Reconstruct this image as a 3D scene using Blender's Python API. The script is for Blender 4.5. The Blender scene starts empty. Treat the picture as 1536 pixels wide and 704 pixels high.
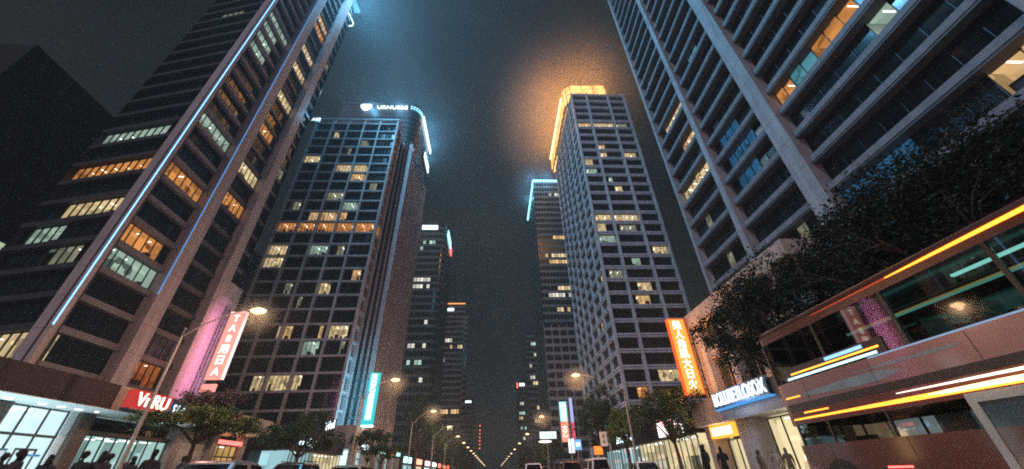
import bpy, bmesh, math, random
from mathutils import Vector, Matrix
R = math.radians
random.seed(7)
sc = bpy.context.scene
COL = sc.collection

# ------------------------------------------------------------------ camera
cd = bpy.data.cameras.new('camera')
cam = bpy.data.objects.new('camera', cd); COL.objects.link(cam)
cam.matrix_world = Matrix(((0.9987515, -0.0016716, -0.0499265, 0.0),
                           (-0.0426277, -0.5495933, -0.8343441, 0.0),
                           (-0.0260446, 0.8354306, -0.5489784, 0.5),
                           (0, 0, 0, 1)))
cd.sensor_fit = 'HORIZONTAL'; cd.sensor_width = 36.0
cd.lens = 548.04 / 1536.0 * 36.0
cd.clip_start = 0.05; cd.clip_end = 6000
sc.camera = cam

# ------------------------------------------------------------------ night sky
w = bpy.data.worlds.new('World'); sc.world = w; w.use_nodes = True
nt = w.node_tree; nt.nodes.clear()
SUN_EL, SUN_ROT = 38.0, 205.0
out = nt.nodes.new('ShaderNodeOutputWorld')
bg1 = nt.nodes.new('ShaderNodeBackground'); bg2 = nt.nodes.new('ShaderNodeBackground')
sky = nt.nodes.new('ShaderNodeTexSky'); sky.sky_type = 'NISHITA'; sky.sun_disc = False
sky.sun_elevation = R(SUN_EL); sky.sun_rotation = R(SUN_ROT)
nt.links.new(sky.outputs[0], bg1.inputs[0]); bg1.inputs[1].default_value = 0.0006
tc = nt.nodes.new('ShaderNodeTexCoord')
n1 = nt.nodes.new('ShaderNodeTexNoise'); n1.inputs['Scale'].default_value = 2.6
n1.inputs['Detail'].default_value = 5; n1.inputs['Roughness'].default_value = 0.55
nt.links.new(tc.outputs['Generated'], n1.inputs['Vector'])
cr = nt.nodes.new('ShaderNodeValToRGB')
cr.color_ramp.elements[0].position = 0.33; cr.color_ramp.elements[0].color = (0.0062, 0.0080, 0.0078, 1)
cr.color_ramp.elements[1].position = 0.68; cr.color_ramp.elements[1].color = (0.0200, 0.0228, 0.0215, 1)
nt.links.new(n1.outputs['Fac'], cr.inputs[0]); nt.links.new(cr.outputs[0], bg2.inputs[0])
bg2.inputs[1].default_value = 0.66
addw = nt.nodes.new('ShaderNodeAddShader')
nt.links.new(bg1.outputs[0], addw.inputs[0]); nt.links.new(bg2.outputs[0], addw.inputs[1])
nt.links.new(addw.outputs[0], out.inputs[0])

sl = bpy.data.lights.new('moon', 'SUN'); sl.energy = 0.58; sl.angle = R(12); sl.color = (0.80, 0.78, 0.95)  # unseen soft light added from behind to fill the facades
so = bpy.data.objects.new('moon', sl); COL.objects.link(so)
_d = Vector((math.sin(R(SUN_ROT)) * math.cos(R(SUN_EL)), math.cos(R(SUN_ROT)) * math.cos(R(SUN_EL)), math.sin(R(SUN_EL))))
so.rotation_euler = _d.to_track_quat('Z', 'Y').to_euler()

vs = sc.view_settings; vs.view_transform = 'Standard'; vs.look = 'None'; vs.exposure = 0.28; vs.gamma = 1.0
vs.use_curve_mapping = False
cy = sc.cycles
cy.max_bounces = 5; cy.diffuse_bounces = 2; cy.glossy_bounces = 3; cy.transmission_bounces = 4
cy.transparent_max_bounces = 12; cy.volume_bounces = 0
cy.sample_clamp_indirect = 2.5; cy.sample_clamp_direct = 2.0
cy.use_denoising = False                                  # keep the fine grain of a high sensitivity night exposure
cy.pixel_filter_type = 'BLACKMAN_HARRIS'; cy.filter_width = 1.9
cy.volume_step_rate = 1.0; cy.volume_max_steps = 64
cy.caustics_reflective = False; cy.caustics_refractive = False

# ------------------------------------------------------------------ materials
MATS = {}
def mat(name, col, rough=0.6, metal=0.0, spec=0.5, noise=None, bump=None, joints=None, dirt=0.0, coat=0.0):
    """procedural surface: colour varied by noise=(scale, amount); joints=(spacing z, width) cuts dark panel joints"""
    if name in MATS: return MATS[name]
    m = bpy.data.materials.new(name); m.use_nodes = True; t = m.node_tree
    b = t.nodes['Principled BSDF']
    b.inputs['Roughness'].default_value = rough; b.inputs['Metallic'].default_value = metal
    b.inputs['Specular IOR Level'].default_value = spec
    b.inputs['Coat Weight'].default_value = coat; b.inputs['Coat Roughness'].default_value = 0.08
    c = (*col, 1)
    b.inputs['Base Color'].default_value = c
    tc = t.nodes.new('ShaderNodeTexCoord'); last = None
    sc_, am = noise or (1.5, 0.18)
    n = t.nodes.new('ShaderNodeTexNoise'); n.inputs['Scale'].default_value = sc_; n.inputs['Detail'].default_value = 6
    t.links.new(tc.outputs['Object'], n.inputs['Vector'])
    r = t.nodes.new('ShaderNodeValToRGB')
    r.color_ramp.elements[0].position = 0.3; r.color_ramp.elements[1].position = 0.7
    r.color_ramp.elements[0].color = (*[x * (1 - am) for x in col], 1)
    r.color_ramp.elements[1].color = (*[min(1, x * (1 + am)) for x in col], 1)
    t.links.new(n.outputs['Fac'], r.inputs[0]); last = r.outputs[0]
    if dirt:
        n2 = t.nodes.new('ShaderNodeTexNoise'); n2.inputs['Scale'].default_value = 0.9; n2.inputs['Detail'].default_value = 8
        mp = t.nodes.new('ShaderNodeMapping'); mp.inputs['Scale'].default_value = (2.2, 2.2, 0.12)
        t.links.new(tc.outputs['Object'], mp.inputs[0]); t.links.new(mp.outputs[0], n2.inputs['Vector'])
        r2 = t.nodes.new('ShaderNodeValToRGB'); r2.color_ramp.elements[0].position = 0.42; r2.color_ramp.elements[1].position = 0.62
        r2.color_ramp.elements[0].color = (1 - dirt, 1 - dirt, 1 - dirt, 1); r2.color_ramp.elements[1].color = (1, 1, 1, 1)
        t.links.new(n2.outputs['Fac'], r2.inputs[0])
        mx = t.nodes.new('ShaderNodeMix'); mx.data_type = 'RGBA'; mx.blend_type = 'MULTIPLY'; mx.inputs[0].default_value = 1
        t.links.new(last, mx.inputs[6]); t.links.new(r2.outputs[0], mx.inputs[7]); last = mx.outputs[2]
    if joints:
        sp, wd = joints
        sx = t.nodes.new('ShaderNodeSeparateXYZ'); t.links.new(tc.outputs['Object'], sx.inputs[0])
        d = t.nodes.new('ShaderNodeMath'); d.operation = 'DIVIDE'; d.inputs[1].default_value = sp
        f = t.nodes.new('ShaderNodeMath'); f.operation = 'FRACT'
        g = t.nodes.new('ShaderNodeMath'); g.operation = 'GREATER_THAN'; g.inputs[1].default_value = wd / sp
        t.links.new(sx.outputs[2], d.inputs[0]); t.links.new(d.outputs[0], f.inputs[0]); t.links.new(f.outputs[0], g.inputs[0])
        ma = t.nodes.new('ShaderNodeMapRange'); ma.inputs[3].default_value = 0.3; ma.inputs[4].default_value = 1.0
        t.links.new(g.outputs[0], ma.inputs[0])
        mx = t.nodes.new('ShaderNodeMix'); mx.data_type = 'RGBA'; mx.blend_type = 'MULTIPLY'; mx.inputs[0].default_value = 1
        t.links.new(last, mx.inputs[6]); t.links.new(ma.outputs[0], mx.inputs[7]); last = mx.outputs[2]
    t.links.new(last, b.inputs['Base Color'])
    rr = t.nodes.new('ShaderNodeMapRange'); rr.inputs[3].default_value = max(0.02, rough - 0.12 * rough); rr.inputs[4].default_value = min(1, rough * 1.25)
    t.links.new(n.outputs['Fac'], rr.inputs[0]); t.links.new(rr.outputs[0], b.inputs['Roughness'])
    if bump:
        bs, bd = bump
        nb = t.nodes.new('ShaderNodeTexNoise'); nb.inputs['Scale'].default_value = bs; nb.inputs['Detail'].default_value = 4
        t.links.new(tc.outputs['Object'], nb.inputs['Vector'])
        bn = t.nodes.new('ShaderNodeBump'); bn.inputs['Strength'].default_value = 0.6; bn.inputs['Distance'].default_value = bd
        t.links.new(nb.outputs['Fac'], bn.inputs['Height']); t.links.new(bn.outputs[0], b.inputs['Normal'])
    MATS[name] = m
    return m

def glow(name, col, strength, var=None, vec=(1, 1, 1)):
    """something that gives off light; var=(scale, low, high) makes its brightness uneven (a furnished room, a lit panel)"""
    if name in MATS: return MATS[name]
    m = bpy.data.materials.new(name); m.use_nodes = True; t = m.node_tree; t.nodes.clear()
    o = t.nodes.new('ShaderNodeOutputMaterial'); e = t.nodes.new('ShaderNodeEmission')
    e.inputs[0].default_value = (*col, 1); e.inputs[1].default_value = strength
    if var:
        s, lo, hi = var
        tc = t.nodes.new('ShaderNodeTexCoord'); mp = t.nodes.new('ShaderNodeMapping'); mp.inputs['Scale'].default_value = vec
        v = t.nodes.new('ShaderNodeTexVoronoi'); v.inputs['Scale'].default_value = s; v.distance = 'CHEBYCHEV'
        oi = t.nodes.new('ShaderNodeObjectInfo'); ad = t.nodes.new('ShaderNodeVectorMath'); ad.operation = 'ADD'
        t.links.new(tc.outputs['Object'], ad.inputs[0]); t.links.new(oi.outputs['Location'], ad.inputs[1])
        t.links.new(ad.outputs[0], mp.inputs[0]); t.links.new(mp.outputs[0], v.inputs['Vector'])
        sp = t.nodes.new('ShaderNodeSeparateColor'); t.links.new(v.outputs['Color'], sp.inputs[0])
        r = t.nodes.new('ShaderNodeMapRange'); r.inputs[3].default_value = lo * strength; r.inputs[4].default_value = hi * strength
        t.links.new(sp.outputs[0], r.inputs[0]); t.links.new(r.outputs[0], e.inputs[1])
    t.links.new(e.outputs[0], o.inputs[0])
    m.cycles.emission_sampling = 'NONE'      # lit rooms and letters are hit by chance only; lamps beside them carry their light
    MATS[name] = m
    return m

def dark_glass(name, col, rough, blinds=0.0):
    if name in MATS: return MATS[name]
    m = bpy.data.materials.new(name); m.use_nodes = True; t = m.node_tree; b = t.nodes['Principled BSDF']
    b.inputs['Roughness'].default_value = rough; b.inputs['Specular IOR Level'].default_value = 0.42
    tc = t.nodes.new('ShaderNodeTexCoord'); oi = t.nodes.new('ShaderNodeObjectInfo')
    ad = t.nodes.new('ShaderNodeVectorMath'); ad.operation = 'ADD'
    t.links.new(tc.outputs['Object'], ad.inputs[0]); t.links.new(oi.outputs['Location'], ad.inputs[1])
    mp = t.nodes.new('ShaderNodeMapping'); mp.inputs['Scale'].default_value = (4.0, 4.0, 0.15)
    n = t.nodes.new('ShaderNodeTexNoise'); n.inputs['Scale'].default_value = 1.0; n.inputs['Detail'].default_value = 2
    t.links.new(ad.outputs[0], mp.inputs[0]); t.links.new(mp.outputs[0], n.inputs['Vector'])
    r = t.nodes.new('ShaderNodeValToRGB'); r.color_ramp.elements[0].position = 0.45; r.color_ramp.elements[1].position = 0.62
    r.color_ramp.elements[0].color = (*[c * 0.5 for c in col], 1); r.color_ramp.elements[1].color = (*[c * (1 + blinds) for c in col], 1)
    t.links.new(n.outputs['Fac'], r.inputs[0]); t.links.new(r.outputs[0], b.inputs['Base Color'])
    MATS[name] = m
    return m

def clear_glass(name, tint, glossy=0.12):
    if name in MATS: return MATS[name]
    m = bpy.data.materials.new(name); m.use_nodes = True; t = m.node_tree; t.nodes.clear()
    o = t.nodes.new('ShaderNodeOutputMaterial'); a = t.nodes.new('ShaderNodeBsdfTransparent'); g = t.nodes.new('ShaderNodeBsdfGlossy')
    a.inputs[0].default_value = (*tint, 1); g.inputs['Roughness'].default_value = 0.025
    mx = t.nodes.new('ShaderNodeMixShader'); lw = t.nodes.new('ShaderNodeLayerWeight'); lw.inputs[0].default_value = 0.25
    mr = t.nodes.new('ShaderNodeMapRange'); mr.inputs[3].default_value = glossy * 0.5; mr.inputs[4].default_value = min(1, glossy * 5)
    t.links.new(lw.outputs['Facing'], mr.inputs[0]); t.links.new(mr.outputs[0], mx.inputs[0])
    t.links.new(a.outputs[0], mx.inputs[1]); t.links.new(g.outputs[0], mx.inputs[2]); t.links.new(mx.outputs[0], o.inputs[0])
    MATS[name] = m
    return m

CONC = mat('grey_cladding', (0.42, 0.40, 0.42), 0.55, noise=(0.6, 0.14), bump=(9, 0.01), joints=(3.68, 0.045), dirt=0.25)
CONC_L = mat('pale_cladding', (0.58, 0.49, 0.50), 0.55, noise=(0.5, 0.12), bump=(9, 0.01), joints=(2.68, 0.04), dirt=0.22)
CONC_D = mat('dark_cladding', (0.055, 0.055, 0.062), 0.5, noise=(0.7, 0.2), bump=(6, 0.01))
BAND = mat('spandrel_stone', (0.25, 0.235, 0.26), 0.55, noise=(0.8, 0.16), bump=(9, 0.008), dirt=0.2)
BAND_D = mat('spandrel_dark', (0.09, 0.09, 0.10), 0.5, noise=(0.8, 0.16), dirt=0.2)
GRID = mat('grid_cladding', (0.60, 0.57, 0.58), 0.5, noise=(0.6, 0.15), dirt=0.22)
ROSE = mat('rose_cladding', (0.62, 0.52, 0.53), 0.5, noise=(0.6, 0.14), dirt=0.22)
CORE = mat('core_dark', (0.03, 0.03, 0.035), 0.6)
FRAME = mat('window_frame', (0.02, 0.02, 0.023), 0.4)
METAL = mat('galvanised_pole', (0.34, 0.31, 0.30), 0.4, metal=0.6, noise=(4, 0.15))
DMETAL = mat('black_metal', (0.03, 0.03, 0.03), 0.45, metal=0.3)
G1 = dark_glass('glass_black', (0.004, 0.005, 0.006), 0.08, 0.6)
G2 = dark_glass('glass_teal', (0.005, 0.010, 0.014), 0.10, 1.0)
G3 = dark_glass('glass_blinds', (0.008, 0.010, 0.013), 0.18, 1.5)
G4 = dark_glass('glass_blue_blinds', (0.02, 0.06, 0.09), 0.25, 1.6)
DARKS = (G1, G1, G2, G2, G3)

ROOM = {}
def room(kind):
    """ceiling, back, side, floor, lamp strip of a lit office"""
    if kind in ROOM: return ROOM[kind]
    cs = {'orange': ((1.0, 0.40, 0.10), 0.62), 'warm': ((1.0, 0.62, 0.28), 0.72), 'yellow': ((1.0, 0.76, 0.40), 0.72),
          'green': ((0.62, 0.86, 0.70), 0.52), 'white': ((0.92, 0.88, 0.70), 0.72), 'blue': ((0.04, 0.22, 0.46), 0.50),
          'cyan': ((0.16, 0.55, 0.68), 0.5), 'dim': ((0.8, 0.8, 0.55), 0.30), 'red': ((1.0, 0.26, 0.06), 0.42), 'mauve': ((0.50, 0.26, 0.30), 0.10)}
    c, s = cs[kind]  # lamplight on these room surfaces is put in as their own glow
    ROOM[kind] = (glow('ceiling_' + kind, c, s * 0.85, (0.9, 0.75, 1.1)), glow('backwall_' + kind, c, s, (1.1, 0.12, 1.15)),
                  glow('sidewall_' + kind, c, s * 0.7, (1.3, 0.4, 1.1)), glow('roomfloor_' + kind, c, s * 0.25, (2, 0.2, 1)),
                  glow('striplight_' + kind, tuple(min(1, x * 0.5 + 0.5) for x in c), 2.6 if kind != 'blue' else 0.6))
    return ROOM[kind]

# ------------------------------------------------------------------ mesh helpers
class MB:
    def __init__(s): s.v = []; s.f = []; s.m = []; s.mats = []
    def mi(s, m):
        if m not in s.mats: s.mats.append(m)
        return s.mats.index(m)
    def face(s, pts, m):
        i = len(s.v); s.v += [tuple(p) for p in pts]; s.f.append(tuple(range(i, i + len(pts)))); s.m.append(s.mi(m))
    def box(s, a, b, m):
        x0, y0, z0 = (min(a[i], b[i]) for i in range(3)); x1, y1, z1 = (max(a[i], b[i]) for i in range(3))
        i = len(s.v); k = s.mi(m)
        s.v += [(x0, y0, z0), (x1, y0, z0), (x1, y1, z0), (x0, y1, z0), (x0, y0, z1), (x1, y0, z1), (x1, y1, z1), (x0, y1, z1)]
        for q in ((0, 3, 2, 1), (4, 5, 6, 7), (0, 1, 5, 4), (1, 2, 6, 5), (2, 3, 7, 6), (3, 0, 4, 7)):
            s.f.append(tuple(i + j for j in q)); s.m.append(k)
    def obox(s, o, U, V, W, m):
        """box from corner o along three vectors (right-handed)"""
        o, U, V, W = Vector(o), Vector(U), Vector(V), Vector(W); i = len(s.v); k = s.mi(m)
        s.v += [tuple(p) for p in (o, o + U, o + U + V, o + V, o + W, o + U + W, o + U + V + W, o + V + W)]
        for q in ((0, 3, 2, 1), (4, 5, 6, 7), (0, 1, 5, 4), (1, 2, 6, 5), (2, 3, 7, 6), (3, 0, 4, 7)):
            s.f.append(tuple(i + j for j in q)); s.m.append(k)
    def prism(s, poly, z0, z1, m, top=None):
        """vertical prism over a counter-clockwise footprint"""
        n = len(poly); i = len(s.v); k = s.mi(m); kt = s.mi(top or m)
        s.v += [(x, y, z0) for x, y in poly] + [(x, y, z1) for x, y in poly]
        for j in range(n):
            q = (j + 1) % n; s.f.append((i + j, i + q, i + n + q, i + n + j)); s.m.append(k)
        s.f.append(tuple(i + j for j in range(n - 1, -1, -1))); s.m.append(k)
        s.f.append(tuple(i + n + j for j in range(n))); s.m.append(kt)
    def tube(s, pts, rad, m, n=8, cap=True):
        pts = [Vector(p) for p in pts]; rr = rad if hasattr(rad, '__len__') else [rad] * len(pts)
        k = s.mi(m); i0 = len(s.v); ref = None
        for j, p in enumerate(pts):
            d = (pts[min(j + 1, len(pts) - 1)] - pts[max(j - 1, 0)]).normalized()
            if ref is None: ref = d.orthogonal().normalized()
            ref = (ref - d * ref.dot(d)).normalized(); b = d.cross(ref)
            for q in range(n):
                a = 2 * math.pi * q / n; s.v.append(tuple(p + (ref * math.cos(a) + b * math.sin(a)) * rr[j]))
        for j in range(len(pts) - 1):
            for q in range(n):
                a = i0 + j * n + q; b2 = i0 + j * n + (q + 1) % n
                s.f.append((a, b2, b2 + n, a + n)); s.m.append(k)
        if cap:
            s.f.append(tuple(i0 + q for q in range(n - 1, -1, -1))); s.m.append(k)
            e = i0 + (len(pts) - 1) * n; s.f.append(tuple(e + q for q in range(n))); s.m.append(k)
    def ball(s, c, r, m, n=12, rings=8):
        rx, ry, rz = r if hasattr(r, '__len__') else (r, r, r); k = s.mi(m); i0 = len(s.v)
        for a in range(1, rings):
            t = math.pi * a / rings
            for q in range(n):
                p = 2 * math.pi * q / n
                s.v.append((c[0] + rx * math.sin(t) * math.cos(p), c[1] + ry * math.sin(t) * math.sin(p), c[2] + rz * math.cos(t)))
        top = len(s.v); s.v.append((c[0], c[1], c[2] + rz)); bot = len(s.v); s.v.append((c[0], c[1], c[2] - rz))
        for q in range(n):
            s.f.append((top, i0 + q, i0 + (q + 1) % n)); s.m.append(k)
            e = i0 + (rings - 2) * n; s.f.append((bot, e + (q + 1) % n, e + q)); s.m.append(k)
        for a in range(rings - 2):
            for q in range(n):
                u = i0 + a * n + q; v = i0 + a * n + (q + 1) % n
                s.f.append((u, u + n, v + n, v)); s.m.append(k)
    def mesh(s, name):
        me = bpy.data.meshes.new(name); me.from_pydata(s.v, [], s.f)
        for m in s.mats: me.materials.append(m)
        me.polygons.foreach_set('material_index', s.m); me.update(); return me
    def build(s, name, parent=None, smooth=False, world=True):
        o = bpy.data.objects.new(name, s.mesh(name)); COL.objects.link(o)
        if parent is not None:
            o.parent = parent
            if world: o.location = -parent_world(parent)      # vertices are given in world coordinates
        if smooth:
            o.data.polygons.foreach_set('use_smooth', [True] * len(o.data.polygons))
        return o

def parent_world(p):
    v = Vector((0, 0, 0))
    while p is not None: v += p.location; p = p.parent
    return v

def thing(name, label, cat, loc=(0, 0, 0), group=None, rz=0.0):
    o = bpy.data.objects.new(name, None); COL.objects.link(o); o.location = loc; o.rotation_euler = (0, 0, rz)
    o.empty_display_size = 0.3
    return tag(o, label, cat, group)

def tag(o, label=None, cat=None, group=None, kind=None):
    if label: o['label'] = label
    if cat: o['category'] = cat
    if group: o['group'] = group
    if kind: o['kind'] = kind
    return o

def copy_tree(o, parent=None):
    c = o.copy(); COL.objects.link(c)
    if parent is not None: c.parent = parent
    for ch in list(o.children): copy_tree(ch, c)
    return c

def lamp(kind, name, loc, energy, color, parent=None, size=0.3, aim=None, size_y=None, spot=None):
    l = bpy.data.lights.new(name, kind); l.energy = energy; l.color = color
    if kind == 'AREA':
        l.size = size
        if size_y: l.shape = 'RECTANGLE'; l.size_y = size_y
    else: l.shadow_soft_size = size
    o = bpy.data.objects.new(name, l); COL.objects.link(o)
    o.location = Vector(loc) - (parent_world(parent) if parent is not None else Vector((0, 0, 0)))
    if aim is not None:
        o.rotation_euler = (-Vector(aim)).to_track_quat('Z', 'Y').to_euler()
    if parent is not None: o.parent = parent
    return o

def lettering(text, size, m, M, parent, name='lettering', ext=0.03, spacing=1.0, sx=1.0, line=None):
    """raised letters; M places the text plane (x right, y up, z out) centred on its origin"""
    cu = bpy.data.curves.new('letters', 'FONT'); cu.body = text; cu.size = size; cu.extrude = ext
    cu.align_x = 'CENTER'; cu.align_y = 'CENTER'; cu.space_character = spacing; cu.offset = 0.004 * size
    if line: cu.space_line = line
    tmp = bpy.data.objects.new('letters', cu); COL.objects.link(tmp)
    dg = bpy.context.evaluated_depsgraph_get(); dg.update()
    me = bpy.data.meshes.new_from_object(tmp.evaluated_get(dg)); bpy.data.objects.remove(tmp)
    T = M @ Matrix.Diagonal((sx, 1, 1, 1)); T.translation = T.translation - parent_world(parent)
    me.transform(T); me.materials.clear(); me.materials.append(m)
    me.polygons.foreach_set('material_index', [0] * len(me.polygons))
    o = bpy.data.objects.new(name, me); COL.objects.link(o); o.parent = parent
    return o

def plane_m(c, N, roll=0):
    """text frame at c on a surface with outward normal N"""
    N = Vector(N).normalized(); Z = Vector((0, 0, 1)); U = (-N).cross(Z).normalized()
    m = Matrix((U, Z, N)).transposed().to_4x4(); m = m @ Matrix.Rotation(roll, 4, 'Z'); m.translation = Vector(c); return m

# ------------------------------------------------------------------ windows
WCACHE = {}
def window_mesh(mb, w_, h, n, lit, key):
    """panes and bars of one opening in local coordinates: x right, y inward, z up"""
    rnd = random.Random(key)
    b = 0.05 if h > 1 else 0.03
    pw = w_ / n
    mb.box((0, 0.02, 0), (w_, 0.14, b), FRAME); mb.box((0, 0.02, h - b), (w_, 0.14, h), FRAME)
    for i in range(n + 1):
        x = min(max(i * pw, b / 2), w_ - b / 2)
        mb.box((x - b / 2, 0.021, b), (x + b / 2, 0.138, h - b), FRAME)
    g = DARKS[rnd.randrange(len(DARKS))]
    for i in range(n):
        if lit and lit[1] - 1e-6 <= (i + 0.5) / n <= lit[2] + 1e-6: continue
        t = rnd.uniform(-0.02, 0.02); s = rnd.uniform(-0.012, 0.012)
        gg = g if rnd.random() < 0.7 else DARKS[rnd.randrange(len(DARKS))]
        mb.face([(i * pw, 0.09 - t, 0), (i * pw + pw, 0.09 + t, 0), (i * pw + pw, 0.09 + t + s, h), (i * pw, 0.09 - t + s, h)], gg)

def room_mesh(w_, h, n, lit, key, depth=2.4):
    rnd = random.Random(key + 'r'); mb = MB(); C, B, S, F, L = room(lit[0])
    pw = w_ / n
    i0 = max(0, round(lit[1] * n)); i1 = min(n, round(lit[2] * n))
    if i1 <= i0: i1 = i0 + 1
    x0, x1 = i0 * pw + 0.01, i1 * pw - 0.01; d = depth; y0 = 0.15
    mb.face([(x0, d, 0), (x1, d, 0), (x1, d, h), (x0, d, h)], B)
    mb.face([(x0, y0, h - .01), (x0, d, h - .01), (x1, d, h - .01), (x1, y0, h - .01)], C)
    mb.face([(x0, y0, .01), (x1, y0, .01), (x1, d, .01), (x0, d, .01)], F)
    mb.face([(x0, y0, 0), (x0, d, 0), (x0, d, h), (x0, y0, h)], S); mb.face([(x1, y0, 0), (x1, y0, h), (x1, d, h), (x1, d, 0)], S)
    if lit[0] in ('blue', 'mauve'):      # curtains behind the glass
        for i in range(i0, i1):
            a = i * pw + 0.08
            while a < (i + 1) * pw - 0.12:
                ww = rnd.uniform(0.1, 0.3); yy = rnd.uniform(0.22, 0.34)
                mb.face([(a, yy, 0.03), (min(a + ww, (i + 1) * pw - .05), yy + .05, 0.03), (min(a + ww, (i + 1) * pw - .05), yy + .05, h - .03), (a, yy, h - .03)], (B, C, S)[rnd.randrange(3)]); a += ww
        return mb
    k = max(1, int((x1 - x0) / 1.5))
    for i in range(k):                   # tube lights across the ceiling
        c = x0 + (i + 0.5) * (x1 - x0) / k + rnd.uniform(-.1, .1); yy = rnd.uniform(0.5, 0.9)
        if rnd.random() < 0.8: mb.box((c - 0.06, yy, h - 0.08), (c + 0.06, min(d - .2, yy + 1.1), h - 0.03), L)
    for i in range(i0, i1):              # desks, blinds and plants
        q = rnd.random()
        if q < 0.35: mb.box((i * pw + 0.1, 0.5, 0.02), (i * pw + rnd.uniform(.4, .9) * pw, 0.9, rnd.uniform(.25, .5) * h), CORE)
        elif q < 0.5: mb.face([(i * pw + .06, .2, h * rnd.uniform(.45, .75)), (i * pw + pw - .06, .2, h * .7), (i * pw + pw - .06, .2, h - .04), (i * pw + .06, .2, h - .04)], S)
        elif q < 0.62: mb.ball((i * pw + pw * .5, 0.6, 0.3), (0.22, 0.22, 0.34), CORE, 7, 5)
    return mb

class Facade:
    """one face of a tower: origin P, outward normal N; openings become window parts"""
    def __init__(s, bld, P, N):
        s.b = bld; s.P = Vector((P[0], P[1], 0)); s.N = Vector((N[0], N[1], 0)).normalized()
        s.U = (-s.N).cross(Vector((0, 0, 1))); s.items = []; s.depth = 2.4
    def at(s, u, out, z): return s.P + s.U * u + s.N * out + Vector((0, 0, z))
    def bar(s, mb, u0, u1, z0, z1, out, inn, m):
        mb.obox(s.at(u0, out, z0), s.U * (u1 - u0), -s.N * (out + inn), Vector((0, 0, z1 - z0)), m)
    def window(s, u0, u1, z0, z1, n, lit=None, recess=0.25):
        s.items.append((u0, u1, z0, z1, n, lit, recess))

def finish_windows(facades, limit=100):
    """the openings that show largest (lit ones first) as parts, the rest as one part of the tower"""
    alls = []
    for f in facades:
        for it in f.items:
            c = f.at((it[0] + it[1]) / 2, 0, (it[2] + it[3]) / 2); d = (c - cam.location)
            alls.append(((0 if it[5] else 1), d.length / max(0.1, (it[1] - it[0])), f, it))
    alls.sort(key=lambda t: (t[0], t[1]))
    rest = MB(); b = facades[0].b; bl = parent_world(b)
    for i, (_, _, f, it) in enumerate(alls):
        u0, u1, z0, z1, n, lit, rec = it; w_, h = u1 - u0, z1 - z0
        M = Matrix((f.U, -f.N, Vector((0, 0, 1)))).transposed().to_4x4(); M.translation = f.at(u0, -rec, z0)
        if i < limit:
            key = f'{w_:.2f}_{h:.2f}_{n}_{f.depth}_{lit}_{random.randrange(4 if not lit else 9)}'
            if key not in WCACHE:
                mb = MB(); window_mesh(mb, w_, h, n, lit, key); r_ = room_mesh(w_, h, n, lit, key, f.depth).mesh('lit_room') if lit else None
                WCACHE[key] = (mb.mesh('window'), r_)
            me, rm = WCACHE[key]
            o = bpy.data.objects.new('window', me); COL.objects.link(o); o.parent = b
            L = M.copy(); L.translation = M.translation - bl; o.matrix_local = L
            if rm is not None:
                r_ = bpy.data.objects.new('lit_room', rm); COL.objects.link(r_); r_.parent = o
        else:
            mb = MB(); window_mesh(mb, w_, h, n, None, f'{random.randrange(9999)}')
            k = len(rest.v); rest.v += [tuple(M @ Vector(p)) for p in mb.v]
            rest.f += [tuple(k + j for j in q) for q in mb.f]; rest.m += [rest.mi(mb.mats[j]) for j in mb.m]
    if rest.v:
        o = rest.build('upper_windows', b); o['kind'] = 'stuff'

# ================================================================== ground
ASPH = mat('asphalt', (0.045, 0.045, 0.048), 0.42, noise=(0.35, 0.3), bump=(60, 0.004))
PAVE = mat('paving', (0.20, 0.185, 0.18), 0.6, noise=(1.2, 0.2), bump=(20, 0.004))
KERB = mat('kerb_stone', (0.30, 0.29, 0.28), 0.7)
PAINT = mat('road_paint', (0.72, 0.72, 0.68), 0.6)
GZ = -0.4                                                   # street level: the viewpoint is 0.9 m above the road
def structure(mb, name):
    o = mb.build(name); o['kind'] = 'structure'; o.location.z = GZ; return o
m = MB(); m.face([(-380, -90, -0.004), (380, -90, -0.004), (380, 900, -0.004), (-380, 900, -0.004)], mat('city_ground', (0.06, 0.06, 0.06), 0.8)); structure(m, 'ground')
m = MB(); m.face([(-16.8, -60, 0), (12.3, -60, 0), (12.3, 900, 0), (-16.8, 900, 0)], ASPH); structure(m, 'road')
KL = [(-10.9, -60), (-10.9, 18), (-12.9, 22), (-12.9, 900)]                       # kerb lines
KR = [(12.4, -60), (12.4, 12.6), (9.4, 15.5), (9.4, 23.5), (12.4, 26.5), (12.4, 900)]
m = MB()
for K, xo, s_ in ((KL, -60, -1), (KR, 60, 1)):
    for (xa, ya), (xb, yb) in zip(K, K[1:]):
        q = [(xo, ya), (xa, ya), (xb, yb), (xo, yb)]; m.prism(q if s_ < 0 else q[::-1], -0.1, 0.14, PAVE)
structure(m, 'pavement')
m = MB()
for K, s_ in ((KL, 1), (KR, -1)):
    for (xa, ya), (xb, yb) in zip(K, K[1:]):
        q = [(xa + .003 * s_, ya), (xa + .15 * s_, ya), (xb + .15 * s_, yb), (xb + .003 * s_, yb)]; m.prism(q if s_ > 0 else q[::-1], -0.1, 0.145, KERB)
structure(m, 'kerb')
m = MB()
for x in (-9.1, -6.0, -3.0, 3.2, 6.3):
    for k in range(60): m.face([(x - .07, -20 + k * 9, .004), (x + .07, -20 + k * 9, .004), (x + .07, -16 + k * 9, .004), (x - .07, -16 + k * 9, .004)], PAINT)
for x in (-.2, .2): m.face([(x - .06, -40, .004), (x + .06, -40, .004), (x + .06, 700, .004), (x - .06, 700, .004)], PAINT)
structure(m, 'road_markings')

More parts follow.
